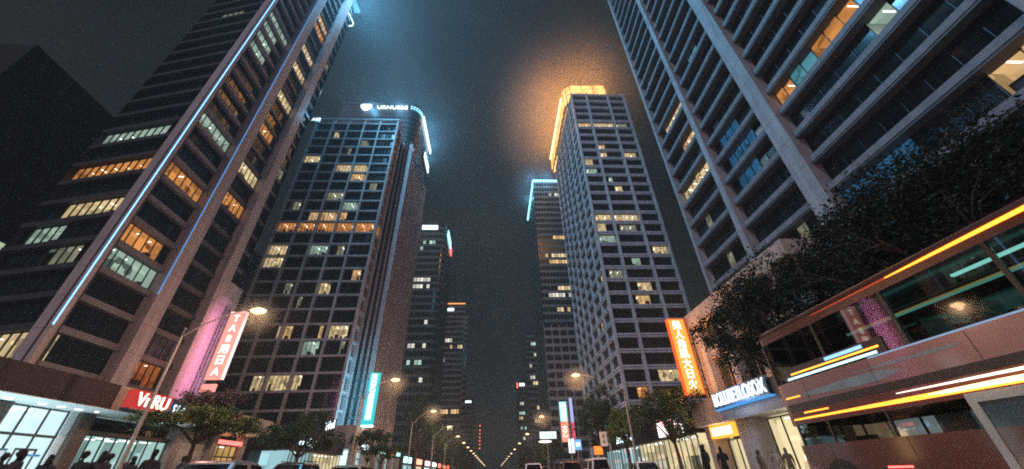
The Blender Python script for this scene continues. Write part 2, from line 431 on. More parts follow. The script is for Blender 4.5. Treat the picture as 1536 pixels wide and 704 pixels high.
# ================================================================== towers
LED_B = glow('led_blue_white', (0.16, 0.44, 1.0), 3.0); LED_B2 = glow('led_blue_faint', (0.12, 0.40, 0.95), .7)
LED_C = glow('led_cyan', (0.28, 0.80, 1.0), 6.0)
LED_W = glow('led_white_cyan', (0.72, 0.95, 1.0), 5.0)
LED_R = glow('led_red', (1.0, 0.12, 0.10), 3.0)
BLUE = (0.16, 0.62, 1.0); ORANGE = (1.0, 0.36, 0.055)

# ---- near left tower with blue light lines
lt = thing('office_tower', 'dark office tower with two glowing blue vertical light lines up its corner and pier', 'tower', (-38, 36, 0))
a12 = R(12); bdir = Vector((-math.cos(a12), math.sin(a12), 0)); FW = 11.7
fs = Facade(lt, (-34, 28.5), (1, 0)); pl = Vector((-34, 28.5, 0)) + bdir * FW
ff = Facade(lt, (pl.x, pl.y), (-math.sin(a12), -math.cos(a12))); fs.depth = ff.depth = 1.2
core = MB(); core.prism([(-46, 35.2), (-37.2, 32.4), (-37.2, 44.0), (-46, 44.0)], 0, 99, CORE)
core.build('core', lt)
Z = lambda k: 11.0 + 2.68 * k
L_STREET = {(0, 6): ('orange', 0, 1), (0, 3): ('orange', 0, .8), (0, 2): ('green', 0, 1), (0, 9): ('green', 0, 1), (0, 15): ('green', 0, .7), (0, 16): ('green', 0, .6),
            (0, 17): ('green', 0, .7), (0, 18): ('green', 0, 1), (1, 9): ('yellow', 0, 1), (1, 7): ('orange', 0, 1), (1, 12): ('orange', 0, .8), (1, 15): ('yellow', 0, 1),
            (1, 18): ('yellow', 0, 1), (1, 20): ('yellow', 0, 1), (1, 23): ('orange', 0, 1), (1, 24): ('warm', 0, 1), (1, 0): ('mauve', 0, 1), (1, -1): ('red', 0, .8), (0, 27): ('green', 0, 1),
            (2, 11): ('dim', 0, 1), (2, 22): ('dim', 0, 1)}
L_FRONT = {6: ('orange', 0, 1), 8: ('green', 0, .82), 4: ('yellow', .26, .9), 3: ('green', .12, .42), -1: ('yellow', 0, 1), 18: ('dim', 0.3, .6), 2: ('dim', .5, .8)}
for k in range(-2, 32):
    z0, z1 = Z(k) + 0.27, Z(k + 1) - 0.27
    for bi, (u0, u1, n) in enumerate(((0.9, 6.45, 6), (8.25, 13.2, 6), (14.95, 17.6, 3))):
        if bi == 2 and z1 < 22.4: continue
        fs.window(u0, u1, z0, z1, n, L_STREET.get((bi, k)), 0.35)
    ff.window(0.3, FW - 0.75, z0, z1, 11, L_FRONT.get(k), 0.35)
for k in range(-2, 33):
    mb = MB(); z0, z1 = Z(k) - 0.27, Z(k) + 0.27
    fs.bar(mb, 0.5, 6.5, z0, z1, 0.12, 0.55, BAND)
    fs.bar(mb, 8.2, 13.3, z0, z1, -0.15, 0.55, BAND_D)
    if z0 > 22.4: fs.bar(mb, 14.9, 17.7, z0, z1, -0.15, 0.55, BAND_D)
    ff.bar(mb, 0.0, FW - 0.3, z0, z1, 0.05, 0.55, CONC_D); mb.build('floor_band', lt)
mb = MB(); fs.bar(mb, 0, 0.5, -.3, 97, 0.45, 0.9, CONC_L); fs.bar(mb, 0.5, 0.9, -.3, 97, 0.05, 0.9, CONC_D); ff.bar(mb, FW - 0.75, FW + 0.1, -.3, 97, 0.02, 0.85, CONC_D); p = mb.build('corner_fin', lt)
mb = MB(); fs.bar(mb, -0.045, 0.01, Z(0), 96, 0.49, -0.42, LED_B); q = mb.build('led_line', p)
for (u0, u1, led) in ((6.5, 8.2, 1), (13.3, 14.9, 0)):
    mb = MB(); fs.bar(mb, u0, u1, -.3, 97, 0.75, 0.6, CONC_L); p = mb.build('pier', lt)
    if led: mb = MB(); fs.bar(mb, u0 - 0.05, u0 + 0.015, Z(2), 96, 0.78, -0.70, LED_B2); mb.build('led_line', p)
mb = MB(); fs.bar(mb, 14.9, 18.6, -.3, 22.3, 0.05, 0.7, mat('pink_wall_panel', (0.50, 0.45, 0.47), 0.5, noise=(0.5, .1), joints=(3.4, .05), dirt=.15)); mb.build('base_cladding', lt)
mb = MB(); mb.prism([(-60, 36), (-45.4, 31.6), (-35, 29.4), (-34.6, 46.2), (-60, 46.2)], 97, 98, CONC_D)
for (z, r) in ((96.8, 1.2),): mb.prism([(-34.2, 28.0), (-33.0, 28.0), (-33.0, 46.6), (-34.2, 46.6)], 96.2, 97.0, CONC_D)
mb.build('roof', lt)
mb = MB()                                                   # far end wall with its rounded corner, and side and back walls
pts = [(-34.05, 46.15)] + [(-35.0 + 0.95 * math.cos(t), 46.15 + 0.6 * math.sin(t)) for t in [R(15 * i) for i in range(1, 7)]]
for (x0, y0), (x1, y1) in zip(pts, pts[1:] + [(-60, 46.75)]): mb.face([(x0, y0, 22.3), (x0, y0, 97), (x1, y1, 97), (x1, y1, 22.3)], G1)
mb.face([(pl.x, pl.y, 0), (pl.x, pl.y, 97), (pl.x - 5, 46.7, 97), (pl.x - 5, 46.7, 0)], CONC_D); mb.build('end_wall', lt)
finish_windows([fs, ff], 100)
mb = MB(); arc = [(-33.4, 43.6, 90.2), (-33.3, 45.4, 90.6), (-33.3, 46.4, 90.8), (-33.7, 46.9, 90.9), (-34.8, 47.1, 91)]
mb.tube(arc, 0.11, LED_W)
crown = mb.build('crown_light', lt)
lamp('POINT', 'crown_glow', (-32.6, 47.0, 95.0), 9000, BLUE, lt, .3)
lamp('AREA', 'crown_wash', (-32.6, 38, 96), 34000, (0.20, 0.62, 1.0), lt, 14, (1, -.1, -.45), 3)

s = thing('illuminated_sign', 'small bluish white lit sign high on the far end of the left tower', 'sign', (-33.4, 46.9, 57))
mb = MB(); mb.box((-34.0, 46.8, 56.2), (-32.4, 47.1, 57.8), DMETAL); mb.build('sign_box', s)
lettering('ASE', 0.95, LED_W, plane_m((-33.2, 46.78, 57.0), (0, -1, 0)), s)
lamp('POINT', 'sign_glow', (-32.6, 46.0, 57), 500, BLUE, s, 0.3)

# ---- near right tower
t1 = thing('concrete_tower', 'pale grey concrete tower of deep floor bands and broad pier looming at the right', 'tower', (45, 24, 0))
fr = Facade(t1, (32, 48.2), (-1, 0))
core = MB(); core.box((35.4, -4, 0), (60, 47.6, 125.5), CORE); core.build('core', t1)
ZT = lambda k: 22.6 + 3.68 * k
uA, uB, uC, uD = (0.62, 10.2), (11.2, 20.8), (22.8, 38.7), (40.3, 52)
L_T1 = {(2, 3): ('warm', .02, .72), (2, -1): ('blue', .08, .55), (3, -1): None, (0, 8): ('yellow', .1, 1), (0, 6): ('warm', .45, 1), (0, 4): ('yellow', .05, 1), (1, 4): ('blue', .15, .6), (1, 3): ('blue', .2, .7),
        (1, 2): ('blue', .2, .55), (1, 9): ('cyan', .3, .6), (2, 2): ('green', .62, .75), (0, 0): ('dim', .4, .6), (0, 2): ('dim', .3, .4), (0, 12): ('dim', .2, .5), (0, -1): ('yellow', .55, .75), (1, -1): ('dim', 0.6, .7)}
for k in range(-5, 27):
    z0, z1 = ZT(k) + 0.38, ZT(k + 1) - 0.42
    for bi, ((u0, u1), n) in enumerate(zip((uA, uB, uC, uD), (7, 7, 8, 6))):
        if bi == 2 and k == -1:
            fr.window(22.8, 31.4, z0, z1, 5, ('blue', .10, .8), 0.8); fr.window(31.4, 35.0, z0, z1, 2, None, 0.8); fr.window(35.0, 38.7, z0, z1, 2, ('warm', 0, 1), 0.8); continue
        if bi == 2 and k == 3:
            fr.window(22.8, 25.2, z0, z1, 2, ('orange', 0, 1), 0.8); fr.window(25.2, 28.4, z0, z1, 2, ('cyan', 0, 1), 0.8); fr.window(28.4, 33.4, z0, z1, 3, ('orange', 0, 1), 0.8); fr.window(33.4, 38.7, z0, z1, 3, None, .8); continue
        fr.window(u0, u1, z0, z1, n, L_T1.get((bi, k)), 0.8)
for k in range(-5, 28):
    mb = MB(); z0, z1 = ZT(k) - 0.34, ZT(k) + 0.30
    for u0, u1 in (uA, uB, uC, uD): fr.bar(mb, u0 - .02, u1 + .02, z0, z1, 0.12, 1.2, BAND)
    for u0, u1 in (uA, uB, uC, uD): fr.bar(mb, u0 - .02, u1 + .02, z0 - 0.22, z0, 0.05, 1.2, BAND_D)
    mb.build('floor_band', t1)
for (u0, u1, o) in ((0, 0.62, 0.30), (10.2, 11.2, 0.55), (20.8, 22.8, 0.7), (38.7, 40.3, 0.7), (52, 53, .5)):
    mb = MB(); fr.bar(mb, u0, u1, -.3, 125, o, 1.3, CONC); mb.build('pier', t1)
mb = MB(); mb.face([(32.2, 48.2, 0), (60, 48.2, 0), (60, 48.2, 125), (32.2, 48.2, 125)], BAND_D); mb.build('end_wall', t1)
mb = MB(); mb.box((31.6, -5, 125), (60, 48.6, 126), BAND); mb.build('roof', t1)
finish_windows([fr], 100)

# ---- gridded tower on the left beyond
lb = thing('gridded_tower', 'gridded office tower with a white logo sign and cyan light strips at its crown', 'tower', (-34, 76, 0))
f1 = Facade(lb, (-45.5, 65), (0, -1)); cols = [0, 4.2, 8.1, 12.1, 16.0, 20.5]
ZL = lambda k: 9.9 + 2.82 * k
L_LB = {(i, 12): ('orange', 0, 1) for i in range(5)}
L_LB.update({(2, 13): ('warm', 0, .9), (1, 13): ('warm', .5, 1), (3, 13): ('warm', 0, .4), (2, 18): ('yellow', 0, 1), (3, 18): ('yellow', 0, .9), (3, 17): ('warm', .1, .9), (2, 15): ('dim', 0, 1), (3, 14): ('green', 0, .9),
             (0, 19): ('yellow', .1, 1), (1, 22): ('yellow', .2, .5), (2, 20): ('dim', .3, .6), (2, 10): ('green', 0, 1), (3, 10): ('dim', .3, .8), (0, 10): ('yellow', 0, 1), (0, 9): ('yellow', 0, 1), (3, 7): ('yellow', 0, .5),
             (1, 4): ('yellow', .9, 1), (2, 4): ('warm', 0, .4), (3, 4): ('warm', .6, .8), (4, 4): ('yellow', 0, .7), (3, 3): ('green', 0, .8), (4, 3): ('dim', .6, .8), (1, 1): ('yellow', .3, .9), (2, 1): ('yellow', 0, 1), (3, 1): ('yellow', 0, .4), (4, 16): ('dim', .2, .6), (1, 7): ('dim', .4, .8), (0, 14): ('dim', .3, .7), (4, 8): ('warm', .5, .7), (3, 21): ('dim', .1, .5), (2, 6): ('dim', .2, .3), (0, 5): ('dim', .4, .6)})
for k in range(-1, 24):
    z0, z1 = ZL(k) + 0.2, ZL(k + 1) - 0.22
    for i in range(5): f1.window(cols[i] + .21, cols[i + 1] - .21, z0, z1, 5, L_LB.get((i, k)), 0.25)
f2 = Facade(lb, (-25, 65), (1, 0))
for k in range(0, 24): f2.window(.4, 2.8, ZL(k) + .3, ZL(k + 1) - .3, 2, None, 0.4)
for k in range(0, 25):
    mb = MB(); z0, z1 = ZL(k) - 0.2, ZL(k) + 0.16
    f1.bar(mb, 0, 20.5, z0, z1, 0.12, 0.7, GRID); f2.bar(mb, 0, 3.1, z0, z1, 0.12, 0.7, ROSE); mb.build('floor_band', lb)
for i, c in enumerate(cols):
    mb = MB(); f1.bar(mb, c - .2, c + .2, -.3, 79.2, 0.25, 0.7, GRID if i < 5 else ROSE); mb.build('pier', lb)
mb = MB(); f2.bar(mb, 2.8, 3.3, 0, 78, 0.35, 0.7, ROSE); mb.build('pier', lb)
mb = MB(); f1.bar(mb, -.3, 20.8, 78.7, 79.2, .42, .1, GRID); f2.bar(mb, 0, 3.3, 78.7, 79.2, .42, .1, GRID); mb.build('parapet_rail', lb)
mb = MB(); mb.box((-45, 68.3, 0), (-26.5, 92, 76), CORE); mb.box((-26.5, 71.2, 0), (-23.0, 92, 74.5), CORE); mb.box((-45, 66.0, 77.4), (-25.2, 72, 77.6), CORE); mb.build('core', lb)
mb = MB(); mb.box((-26.5, 68.3, 0), (-26.2, 71.2, 74), G2); mb.build('recess_glass', lb)
# rose fins on the street side
f3 = Facade(lb, (-22.6, 71), (1, 0))
for k in range(0, 23):
    for i in range(13): f3.window(.2 + i * 1.6, 1.4 + i * 1.6, ZL(k) + .28, ZL(k + 1) - .28, 1, ('yellow', 0, 1) if (i, k) in ((1, 3), (0, 8), (0, 9), (2, 5), (0, 14), (3, 11), (5, 7), (4, 16), (7, 13), (9, 9), (6, 19), (2, 18), (1, 12), (8, 4)) else None, 0.15)
for i in range(14):
    mb = MB(); h = 76.5 - 0.0 * i + (2 if i > 4 else 0)
    f3.bar(mb, i * 1.6 - .19, i * 1.6 + .19, 5.2, h, 0.6, 0.3, ROSE); mb.build('fin', lb)
for k in range(0, 25):
    mb = MB(); f3.bar(mb, 0.2, 20.6, ZL(k) - .28, ZL(k) + .28, -.06, 0.3, mat('rose_spandrel', (.26, .21, .23), .5, dirt=.2)); mb.build('spandrel', lb)
for (x, y) in ((-26.0, 69.0), (-25.7, 70.0), (-24.9, 70.8), (-23.8, 70.8)):
    mb = MB(); mb.box((x, y, 5.2), (x + .4, y + .4, 77), ROSE); mb.build('fin', lb)
finish_windows([f1, f2, f3], 100)
def rounded(x0, x1, y0, y1, r, n=8):
    """counter-clockwise footprint with both right-hand (x1) corners rounded"""
    p = [(x0, y0)] + [(x1 - r + r * math.sin(R(90 * i / n)), y0 + r - r * math.cos(R(90 * i / n))) for i in range(n + 1)]
    return p + [(x1 - r + r * math.cos(R(90 * i / n)), y1 - r + r * math.sin(R(90 * i / n))) for i in range(n + 1)] + [(x0, y1)]
mb = MB(); mb.prism(rounded(-45, -22.0, 72.0, 91, 3.0), 74, 94.6, dark_glass('crown_glass', (.008, .014, .02), .5, .5))
for z in range(75, 90, 2): mb.prism(rounded(-45.1, -21.9, 71.9, 91.1, 3.0), z, z + .35, CONC_D)
mb.prism(rounded(-45.2, -21.8, 71.8, 91.2, 3.0), 94.5, 95.3, CONC_D); crown = mb.build('crown', lb)
lettering('URNUSBE', 2.0, LED_W, plane_m((-30.3, 71.7, 93.0), (0, -1, 0)), lb, 'sign_lettering', .12, 1.05, 1.02)
mb = MB()                                                   # the rounded leaf-like mark before the name
mb.tube([(-37.9 + 1.35 * math.cos(t) * (1.0 + .15 * math.sin(t)), 71.6, 93.0 + 1.0 * math.sin(t) + .25 * math.cos(2 * t)) for t in [R(24 * i) for i in range(16)]], .34, LED_W)
mb.tube([(-38.9, 71.6, 92.5), (-37.6, 71.6, 92.9), (-36.9, 71.6, 93.3)], .28, glow('logo_warm', (1, .75, .6), 4)); mb.build('sign_logo', lb)
mb = MB()
for z in (93.9, 93.0):
    pp = [(-25 + 3.15 * math.sin(R(a)), 75.0 - 3.15 * math.cos(R(a)), z - a * .004) for a in range(0, 95, 15)]
    for a, b in zip(pp, pp[1:]):
        mb.tube([Vector(a).lerp(Vector(b), .1), Vector(a).lerp(Vector(b), .8)], .10, LED_C)
mb.build('led_dashes', lb)
mb = MB(); mb.box((-21.7, 75.0, 91.9), (-21.35, 89.5, 93.4), LED_W); mb.build('led_strip', lb)
mb = MB(); mb.box((-21.75, 81.6, 82.0), (-21.6, 90.6, 87.0), CONC_D); sb = mb.build('side_sign', lb)
lettering('NUSBE', 3.4, LED_W, plane_m((-21.5, 86.1, 84.5), (1, 0, 0)), sb, 'sign_lettering', .12, 1.0, .72)
for p_, e in (((-36, 70.6, 93), 1300), ((-28, 70.6, 93), 1300), ((-32, 78, 97.5), 9000), ((-27, 80, 98), 7000), ((-20.9, 80, 93.8), 4500), ((-20.9, 87, 93.8), 4500), ((-20.9, 88, 88), 2500)):
    lamp('POINT', 'crown_glow', p_, e, BLUE, lb, .2)

# ---- banded tower on the right with the lit orange crown
rb = thing('banded_tower', 'slender banded tower topped by a glowing orange glass crown', 'tower', (35, 92, 0))
g1 = Facade(rb, (26.3, 77), (0, -1)); cx = [0, 5.2, 12.5, 18.0]
ZR = lambda k: 11.8 + 3.33 * k
L_RB = {(0, 24): ('warm', 0, 1), (1, 24): ('yellow', 0, 1), (2, 24): ('dim', 0, .7), (1, 21): ('warm', 0, .4), (1, 20): ('yellow', .05, .4), (2, 20): ('yellow', 0, .9), (0, 18): ('green', 0, .85), (1, 17): ('green', .2, .4), (1, 16): ('yellow', .3, .6),
        (0, 13): ('yellow', .1, 1), (1, 13): ('yellow', 0, 1), (1, 12): ('dim', .1, .9), (0, 11): ('green', .1, 1), (2, 10): ('yellow', .2, 1), (1, 9): ('green', .3, .6), (0, 8): ('dim', .3, 1), (1, 7): ('yellow', .3, .9), (1, 6): ('warm', .1, .7),
        (1, 1): ('yellow', .3, 1), (0, 0): ('orange', .6, 1), (2, 3): ('dim', .4, .6)}
for k in range(-1, 29):
    z0, z1 = ZR(k) + .5, ZR(k + 1) - .5
    for i, n in enumerate((4, 6, 5)): g1.window(cx[i] + .35, cx[i + 1] - .35, z0, z1, n, L_RB.get((i, k)), 0.5)
g2 = Facade(rb, (26.3, 113), (-1, 0)); SB = [0, 6, 12, 18, 24, 30, 36]
L_R2 = {(5, 19): ('yellow', .6, 1), (5, 12): ('yellow', .7, .9), (4, 5): ('yellow', .3, .6), (5, 6): ('yellow', .6, .8), (5, 8): ('yellow', .2, .4), (3, 3): ('yellow', .5, .7), (5, 22): ('yellow', .4, .7)}
for k in range(-1, 29):
    z0, z1 = ZR(k) + .5, ZR(k + 1) - .5
    for i in range(6): g2.window(SB[i] + .2, SB[i + 1] - .2, z0, z1, 4, L_R2.get((i, k)), 0.4)
for k in range(0, 30):
    mb = MB(); z = ZR(k)
    for (a, b, o) in ((-.48, -.12, .10), (.02, .42, .18)):
        g1.bar(mb, 0.0, 18.0, z + a, z + b, o, 0.6, ROSE); g2.bar(mb, 0, 36, z + a, z + b, o, 0.5, GRID)
    mb.build('floor_band', rb)
for c in cx:
    mb = MB(); g1.bar(mb, c - .27, c + .27, -.3, 109, .3, .6, ROSE); mb.build('pier', rb)
for c in SB[:-1]:
    mb = MB(); g2.bar(mb, c - .12, c + .12, 0, 108.4, .25, .5, GRID); mb.build('pier', rb)
mb = MB(); mb.box((29, 80, 0), (44, 112.8, 108), CORE); mb.box((27.0, 77.7, 108.2), (43.9, 112.8, 108.5), CORE); mb.face([(44.3, 77.2, 0), (44.3, 113, 0), (44.3, 113, 108), (44.3, 77.2, 108)], BAND_D); mb.build('core', rb)
finish_windows([g1, g2], 100)
CG = glow('crown_orange', (1.0, .54, .16), 1.5, (.5, .55, 1.5)); CGH = glow('crown_hot', (1, .72, .34), 3.2)
mb = MB()                                                   # hollow glass lantern: panes, posts, bright inner cornice
cfp = [(25.6, 84.5), (26.2, 82.4), (27.6, 81.3), (40.4, 81.0), (41.6, 82.4), (41.6, 111), (25.6, 118)]
for (a, b) in zip(cfp, cfp[1:] + cfp[:1]): mb.face([(*a, 110.5), (*b, 110.5), (*b, 119.6), (*a, 119.6)], CG)
crown = mb.build('crown', rb)
mb = MB()
ring = cfp + [cfp[0]]
mb.tube([(x, y, 119.8) for x, y in ring], .3, CONC_D); mb.tube([(x, y, 110.4) for x, y in ring], .3, CONC_D)
for (a, b) in zip(cfp, cfp[1:] + cfp[:1]):
    n = max(1, int((Vector(a) - Vector(b)).length / 3.3))
    for i in range(n): q = Vector(a).lerp(Vector(b), i / n); mb.tube([(q.x, q.y - .1, 108.4), (q.x, q.y - .1, 119.8)], .16, CONC_D, 6)
mb.build('crown_frame', crown)
mb = MB(); mb.box((28.5, 80.4, 110.8), (40.0, 80.9, 113.0), CGH); mb.box((25.0, 86, 117.6), (25.4, 117, 118.8), CGH); mb.build('crown_cornice_light', crown)
for p_, e in (((30, 80.2, 116), 6000), ((38, 80.2, 116), 6000), ((25.0, 84, 119), 4500), ((24.6, 92, 119), 8000), ((24.4, 101, 119), 6500), ((24.3, 110, 119), 6000), ((30, 89, 123), 17000), ((36, 92, 126), 15000), ((29, 100, 127), 12000)):
    lamp('POINT', 'crown_glow', p_, e, ORANGE, rb, .25)

# ---- farther towers
def curtain(name, col, fl, bay, dark=.25):
    if name in MATS: return MATS[name]
    m = bpy.data.materials.new(name); m.use_nodes = True; t = m.node_tree; b = t.nodes['Principled BSDF']
    tc = t.nodes.new('ShaderNodeTexCoord'); sx = t.nodes.new('ShaderNodeSeparateXYZ'); t.links.new(tc.outputs['Object'], sx.inputs[0])
    ad = t.nodes.new('ShaderNodeMath'); ad.operation = 'ADD'; t.links.new(sx.outputs[0], ad.inputs[0]); t.links.new(sx.outputs[1], ad.inputs[1])
    outs = []
    for src, per, fr_ in ((sx.outputs[2], fl, .38), (ad.outputs[0], bay, .16)):
        d = t.nodes.new('ShaderNodeMath'); d.operation = 'DIVIDE'; d.inputs[1].default_value = per; t.links.new(src, d.inputs[0])
        f = t.nodes.new('ShaderNodeMath'); f.operation = 'FRACT'; t.links.new(d.outputs[0], f.inputs[0])
        l = t.nodes.new('ShaderNodeMath'); l.operation = 'LESS_THAN'; l.inputs[1].default_value = fr_; t.links.new(f.outputs[0], l.inputs[0]); outs.append(l.outputs[0])
    mx = t.nodes.new('ShaderNodeMath'); mx.operation = 'MAXIMUM'; t.links.new(outs[0], mx.inputs[0]); t.links.new(outs[1], mx.inputs[1])
    c = t.nodes.new('ShaderNodeMix'); c.data_type = 'RGBA'; c.inputs[6].default_value = (*[x * dark * .3 for x in col], 1); c.inputs[7].default_value = (*col, 1)
    t.links.new(mx.outputs[0], c.inputs[0]); t.links.new(c.outputs[2], b.inputs['Base Color'])
    r = t.nodes.new('ShaderNodeMapRange'); r.inputs[3].default_value = .15; r.inputs[4].default_value = .6; t.links.new(mx.outputs[0], r.inputs[0]); t.links.new(r.outputs[0], b.inputs['Roughness'])
    bp = t.nodes.new('ShaderNodeBump'); bp.inputs['Distance'].default_value = .3; t.links.new(mx.outputs[0], bp.inputs['Height']); t.links.new(bp.outputs[0], b.inputs['Normal'])
    MATS[name] = m; return m
def far_tower(name, label, x0, x1, y0, y1, h, m, rows, fl, side=None, round_r=0, rooms=('yellow', 'white', 'warm', 'green'), cap=None, pw=1.5, seed=1):
    """rows = {floor: (from, to, density)}: runs of lit windows on the face towards the street's near end"""
    rnd = random.Random(seed); b = thing(name, label, 'tower', ((x0 + x1) / 2, (y0 + y1) / 2, 0))
    mb = MB()
    poly = rounded(x0, x1, y0, y1, round_r) if round_r else [(x0, y0), (x1, y0), (x1, y1), (x0, y1)]
    mb.prism(poly, -.3, h, m, CORE); mb.build('wall', b)
    mb = MB(); mb.prism([(x0 + (x1 - x0) * .25, y0 + 3), (x1 - (x1 - x0) * .25, y0 + 3), (x1 - (x1 - x0) * .25, y1 - 3), (x0 + (x1 - x0) * .25, y1 - 3)], h, h + 3, CORE)
    mb.tube([(x0 + (x1 - x0) * .5, y0 + 4, h), (x0 + (x1 - x0) * .5, y0 + 4, h + 7)], .15, DMETAL, 5); mb.build('roof_plant', b)
    n = 0; W = x1 - x0 - (round_r or 0)
    for k, (a, e, den) in rows.items():
        i = 0; kd = rooms[rnd.randrange(len(rooms))]
        while a * W + i * pw < e * W and n < 100:
            if rnd.random() < den:
                u = x0 + a * W + i * pw; z = k * fl + fl * .42; mm = MB()
                mm.face([(u + .12, y0 - .03, z), (u + pw - .12, y0 - .03, z), (u + pw - .12, y0 - .03, z + fl * .52), (u + .12, y0 - .03, z + fl * .52)], glow('farwin_%s_%d' % (kd, i % 3), tuple(c for c in ROOMC[kd]), (.55, .8, 1.05)[i % 3]))
                mm.box((u + .1, y0 - .08, z + fl * .24), (u + pw - .1, y0 - .035, z + fl * .27), FRAME); mm.build('window', b); n += 1
            i += 1
    return b
ROOMC = {'yellow': (1, .78, .42), 'white': (.95, .92, .78), 'warm': (1, .62, .28), 'green': (.55, .85, .72), 'orange': (1, .4, .12)}
C1 = curtain('curtain_teal', (.10, .13, .14), 3.4, 1.5); C2 = curtain('curtain_grey', (.15, .15, .16), 3.2, 1.6); C3 = curtain('curtain_rose', (.24, .20, .20), 3.3, 3.2); C4 = curtain('curtain_dark', (.07, .09, .10), 3.3, 1.4)
b = far_tower('glass_tower', 'tall narrow tower edged with a bright cyan light line along its top', 21.4, 37, 150, 186, 135, C1,
              {36: (.5, .9, .6), 28: (.3, .8, .7), 25: (.2, .9, .8), 24: (.3, .8, .7), 20: (.1, .8, .8), 19: (.2, .8, .8), 14: (.2, .9, .7), 12: (.3, .9, .8), 11: (.1, .9, .6), 10: (.2, .8, .6), 33: (.2, .6, .3), 17: (.4, .7, .4), 5: (.6, .9, .6)}, 3.4, seed=4)
mb = MB(); mb.box((21.2, 149.6, 133.6), (37, 149.9, 134.8), LED_C); mb.box((21.0, 149.7, 133.4), (21.35, 186, 134.7), LED_C); mb.build('led_strip', b)
lamp('POINT', 'crown_glow', (20.6, 148.6, 135), 6000, BLUE, b, 0.2); lamp('POINT', 'crown_glow', (29, 148.6, 135.6), 5000, BLUE, b, 0.2); lamp('POINT', 'crown_glow', (20.3, 166, 135), 5000, BLUE, b, 0.2)
mb = MB(); mb.prism([(20.6, 146), (40, 146), (40, 149.9), (20.6, 149.9)], 0, 52, C3); mb.build('lower_block', b)
far_tower('office_block', 'dim tower with scattered yellow windows left of the cyan topped tower', 19.6, 34, 220, 245, 74, C2,
          {20: (.1, .9, .5), 18: (.2, .7, .3), 14: (.1, .9, .5), 13: (.1, .6, .4), 11: (.3, .7, .6), 9: (.2, .95, .8), 7: (.2, .9, .7), 5: (.1, .9, .3), 16: (.1, .5, .3)}, 3.2, seed=9)
b = far_tower('distant_block', 'small far block with white sign and red light on top at the right', 18.1, 27.5, 300, 320, 60.5, C4, {13: (.2, .6, .8), 11: (.1, .6, .7), 10: (.1, .5, .6), 8: (.2, .6, .7), 6: (.2, .4, .8)}, 3.3, seed=3)
mb = MB(); mb.box((20.0, 299.5, 57.5), (24.5, 299.9, 59.6), glow('far_sign_white', (.8, .95, 1), 2.2)); mb.build('rooftop_sign', b)
mb = MB(); mb.box((18.0, 299.5, 56), (18.7, 299.9, 60), LED_R); mb.build('red_light_strip', b)
b = far_tower('rounded_tower', 'dark round cornered tower with white sign and a cyan and red edge light', -37, -23, 150, 178, 105.5, C4,
              {28: (.3, .9, .4), 27: (.2, .6, .3), 22: (.1, .95, .8), 21: (.1, .95, .7), 13: (.2, .9, .5), 11: (.1, .7, .4), 9: (.2, .9, .5), 7: (.5, .9, .4), 16: (.6, .8, .4)}, 3.3, round_r=3.5, rooms=('white', 'green'), seed=12)
mb = MB(); mb.box((-35, 149.4, 102.0), (-27.5, 149.9, 104.2), glow('far_sign_cyan', (.7, .95, 1), 2.4)); mb.build('rooftop_sign', b)
mb = MB(); mb.box((-22.9, 154, 100.5), (-22.6, 166, 104.4), LED_C); mb.box((-22.9, 166, 99), (-22.6, 171, 103), LED_R); mb.build('edge_light', b)
b = far_tower('slab_tower', 'grey slab tower with an orange roof line and white sign behind the round cornered tower', -34, -18.0, 220, 238, 93, C2,
              {22: (.2, .8, .35), 17: (.2, .6, .5), 16: (.5, .9, .7), 14: (.15, .3, .8), 7: (.3, .9, .8), 5: (.4, .7, .5), 3: (.1, .3, .8), 2: (.1, .9, .5)}, 3.9, seed=21)
mb = MB(); mb.box((-34, 219.6, 92.0), (-18, 219.9, 92.7), glow('roofline_orange', (1, .4, .12), 1.3)); mb.box((-33.5, 219.5, 87.6), (-25, 219.9, 89.2), glow('far_sign_white', (.8, .95, 1), 2.2)); mb.build('rooftop_sign', b)
mb = MB(); mb.box((-18, 220, 0), (-15.8, 224, 84), C3); mb.build('stair_tower', b)
b = far_tower('distant_tower', 'low far block with a thin white sign at the left of the avenue end', -24, -15.3, 320, 340, 52.5, C4, {9: (.2, .8, .7), 12: (.1, .4, .5), 6: (.5, .8, .4)}, 3.6, seed=5)
mb = MB(); mb.box((-23.5, 319.5, 49.5), (-17.8, 319.9, 51.0), glow('far_sign_white', (.8, .95, 1), 2.2)); mb.build('rooftop_sign', b)
b = far_tower('dark_block', 'almost unlit block whose roof edge shows at the far left behind the blue lined tower', -92, -62, 30, 96, 51, mat('unlit_wall', (.022, .022, .025), .8), {}, 3.3)
mb = MB()
for i in range(3): mb.box((-61.96, 41 + i * 1.7, 25), (-61.9, 42.4 + i * 1.7, 26.6), glow('farwin_dim', (.75, .85, .6), .5))
mb.build('window', b)
for (x, lab) in ((-13, 'thin lattice mast with red lights left of the avenue end'), (23.4, 'thin lattice mast with red lights right of the avenue end')):
    b = thing('radio_mast', lab, 'mast', (x, 400, 0)); mb = MB()
    for (dx, dy) in ((-.9, -.9), (.9, -.9), (.9, .9), (-.9, .9)): mb.tube([(x + dx, 400 + dy, 0), (x + dx * .35, 400 + dy * .35, 41)], .13, DMETAL, 5)
    for k in range(16):
        t = 1 - k / 16 * .65; z = 2.5 * k
        mb.tube([(x - .9 * t, 400 - .9 * t, z), (x + .9 * t, 400 - .9 * t, z + 2.5)], .08, DMETAL, 4)
    mb.build('lattice', b)
    for z in (22, 25, 28, 31, 34, 37, 41): mb = MB(); mb.ball((x, 399.2, z), .55, LED_R, 8, 6); mb.build('red_lamp', b)

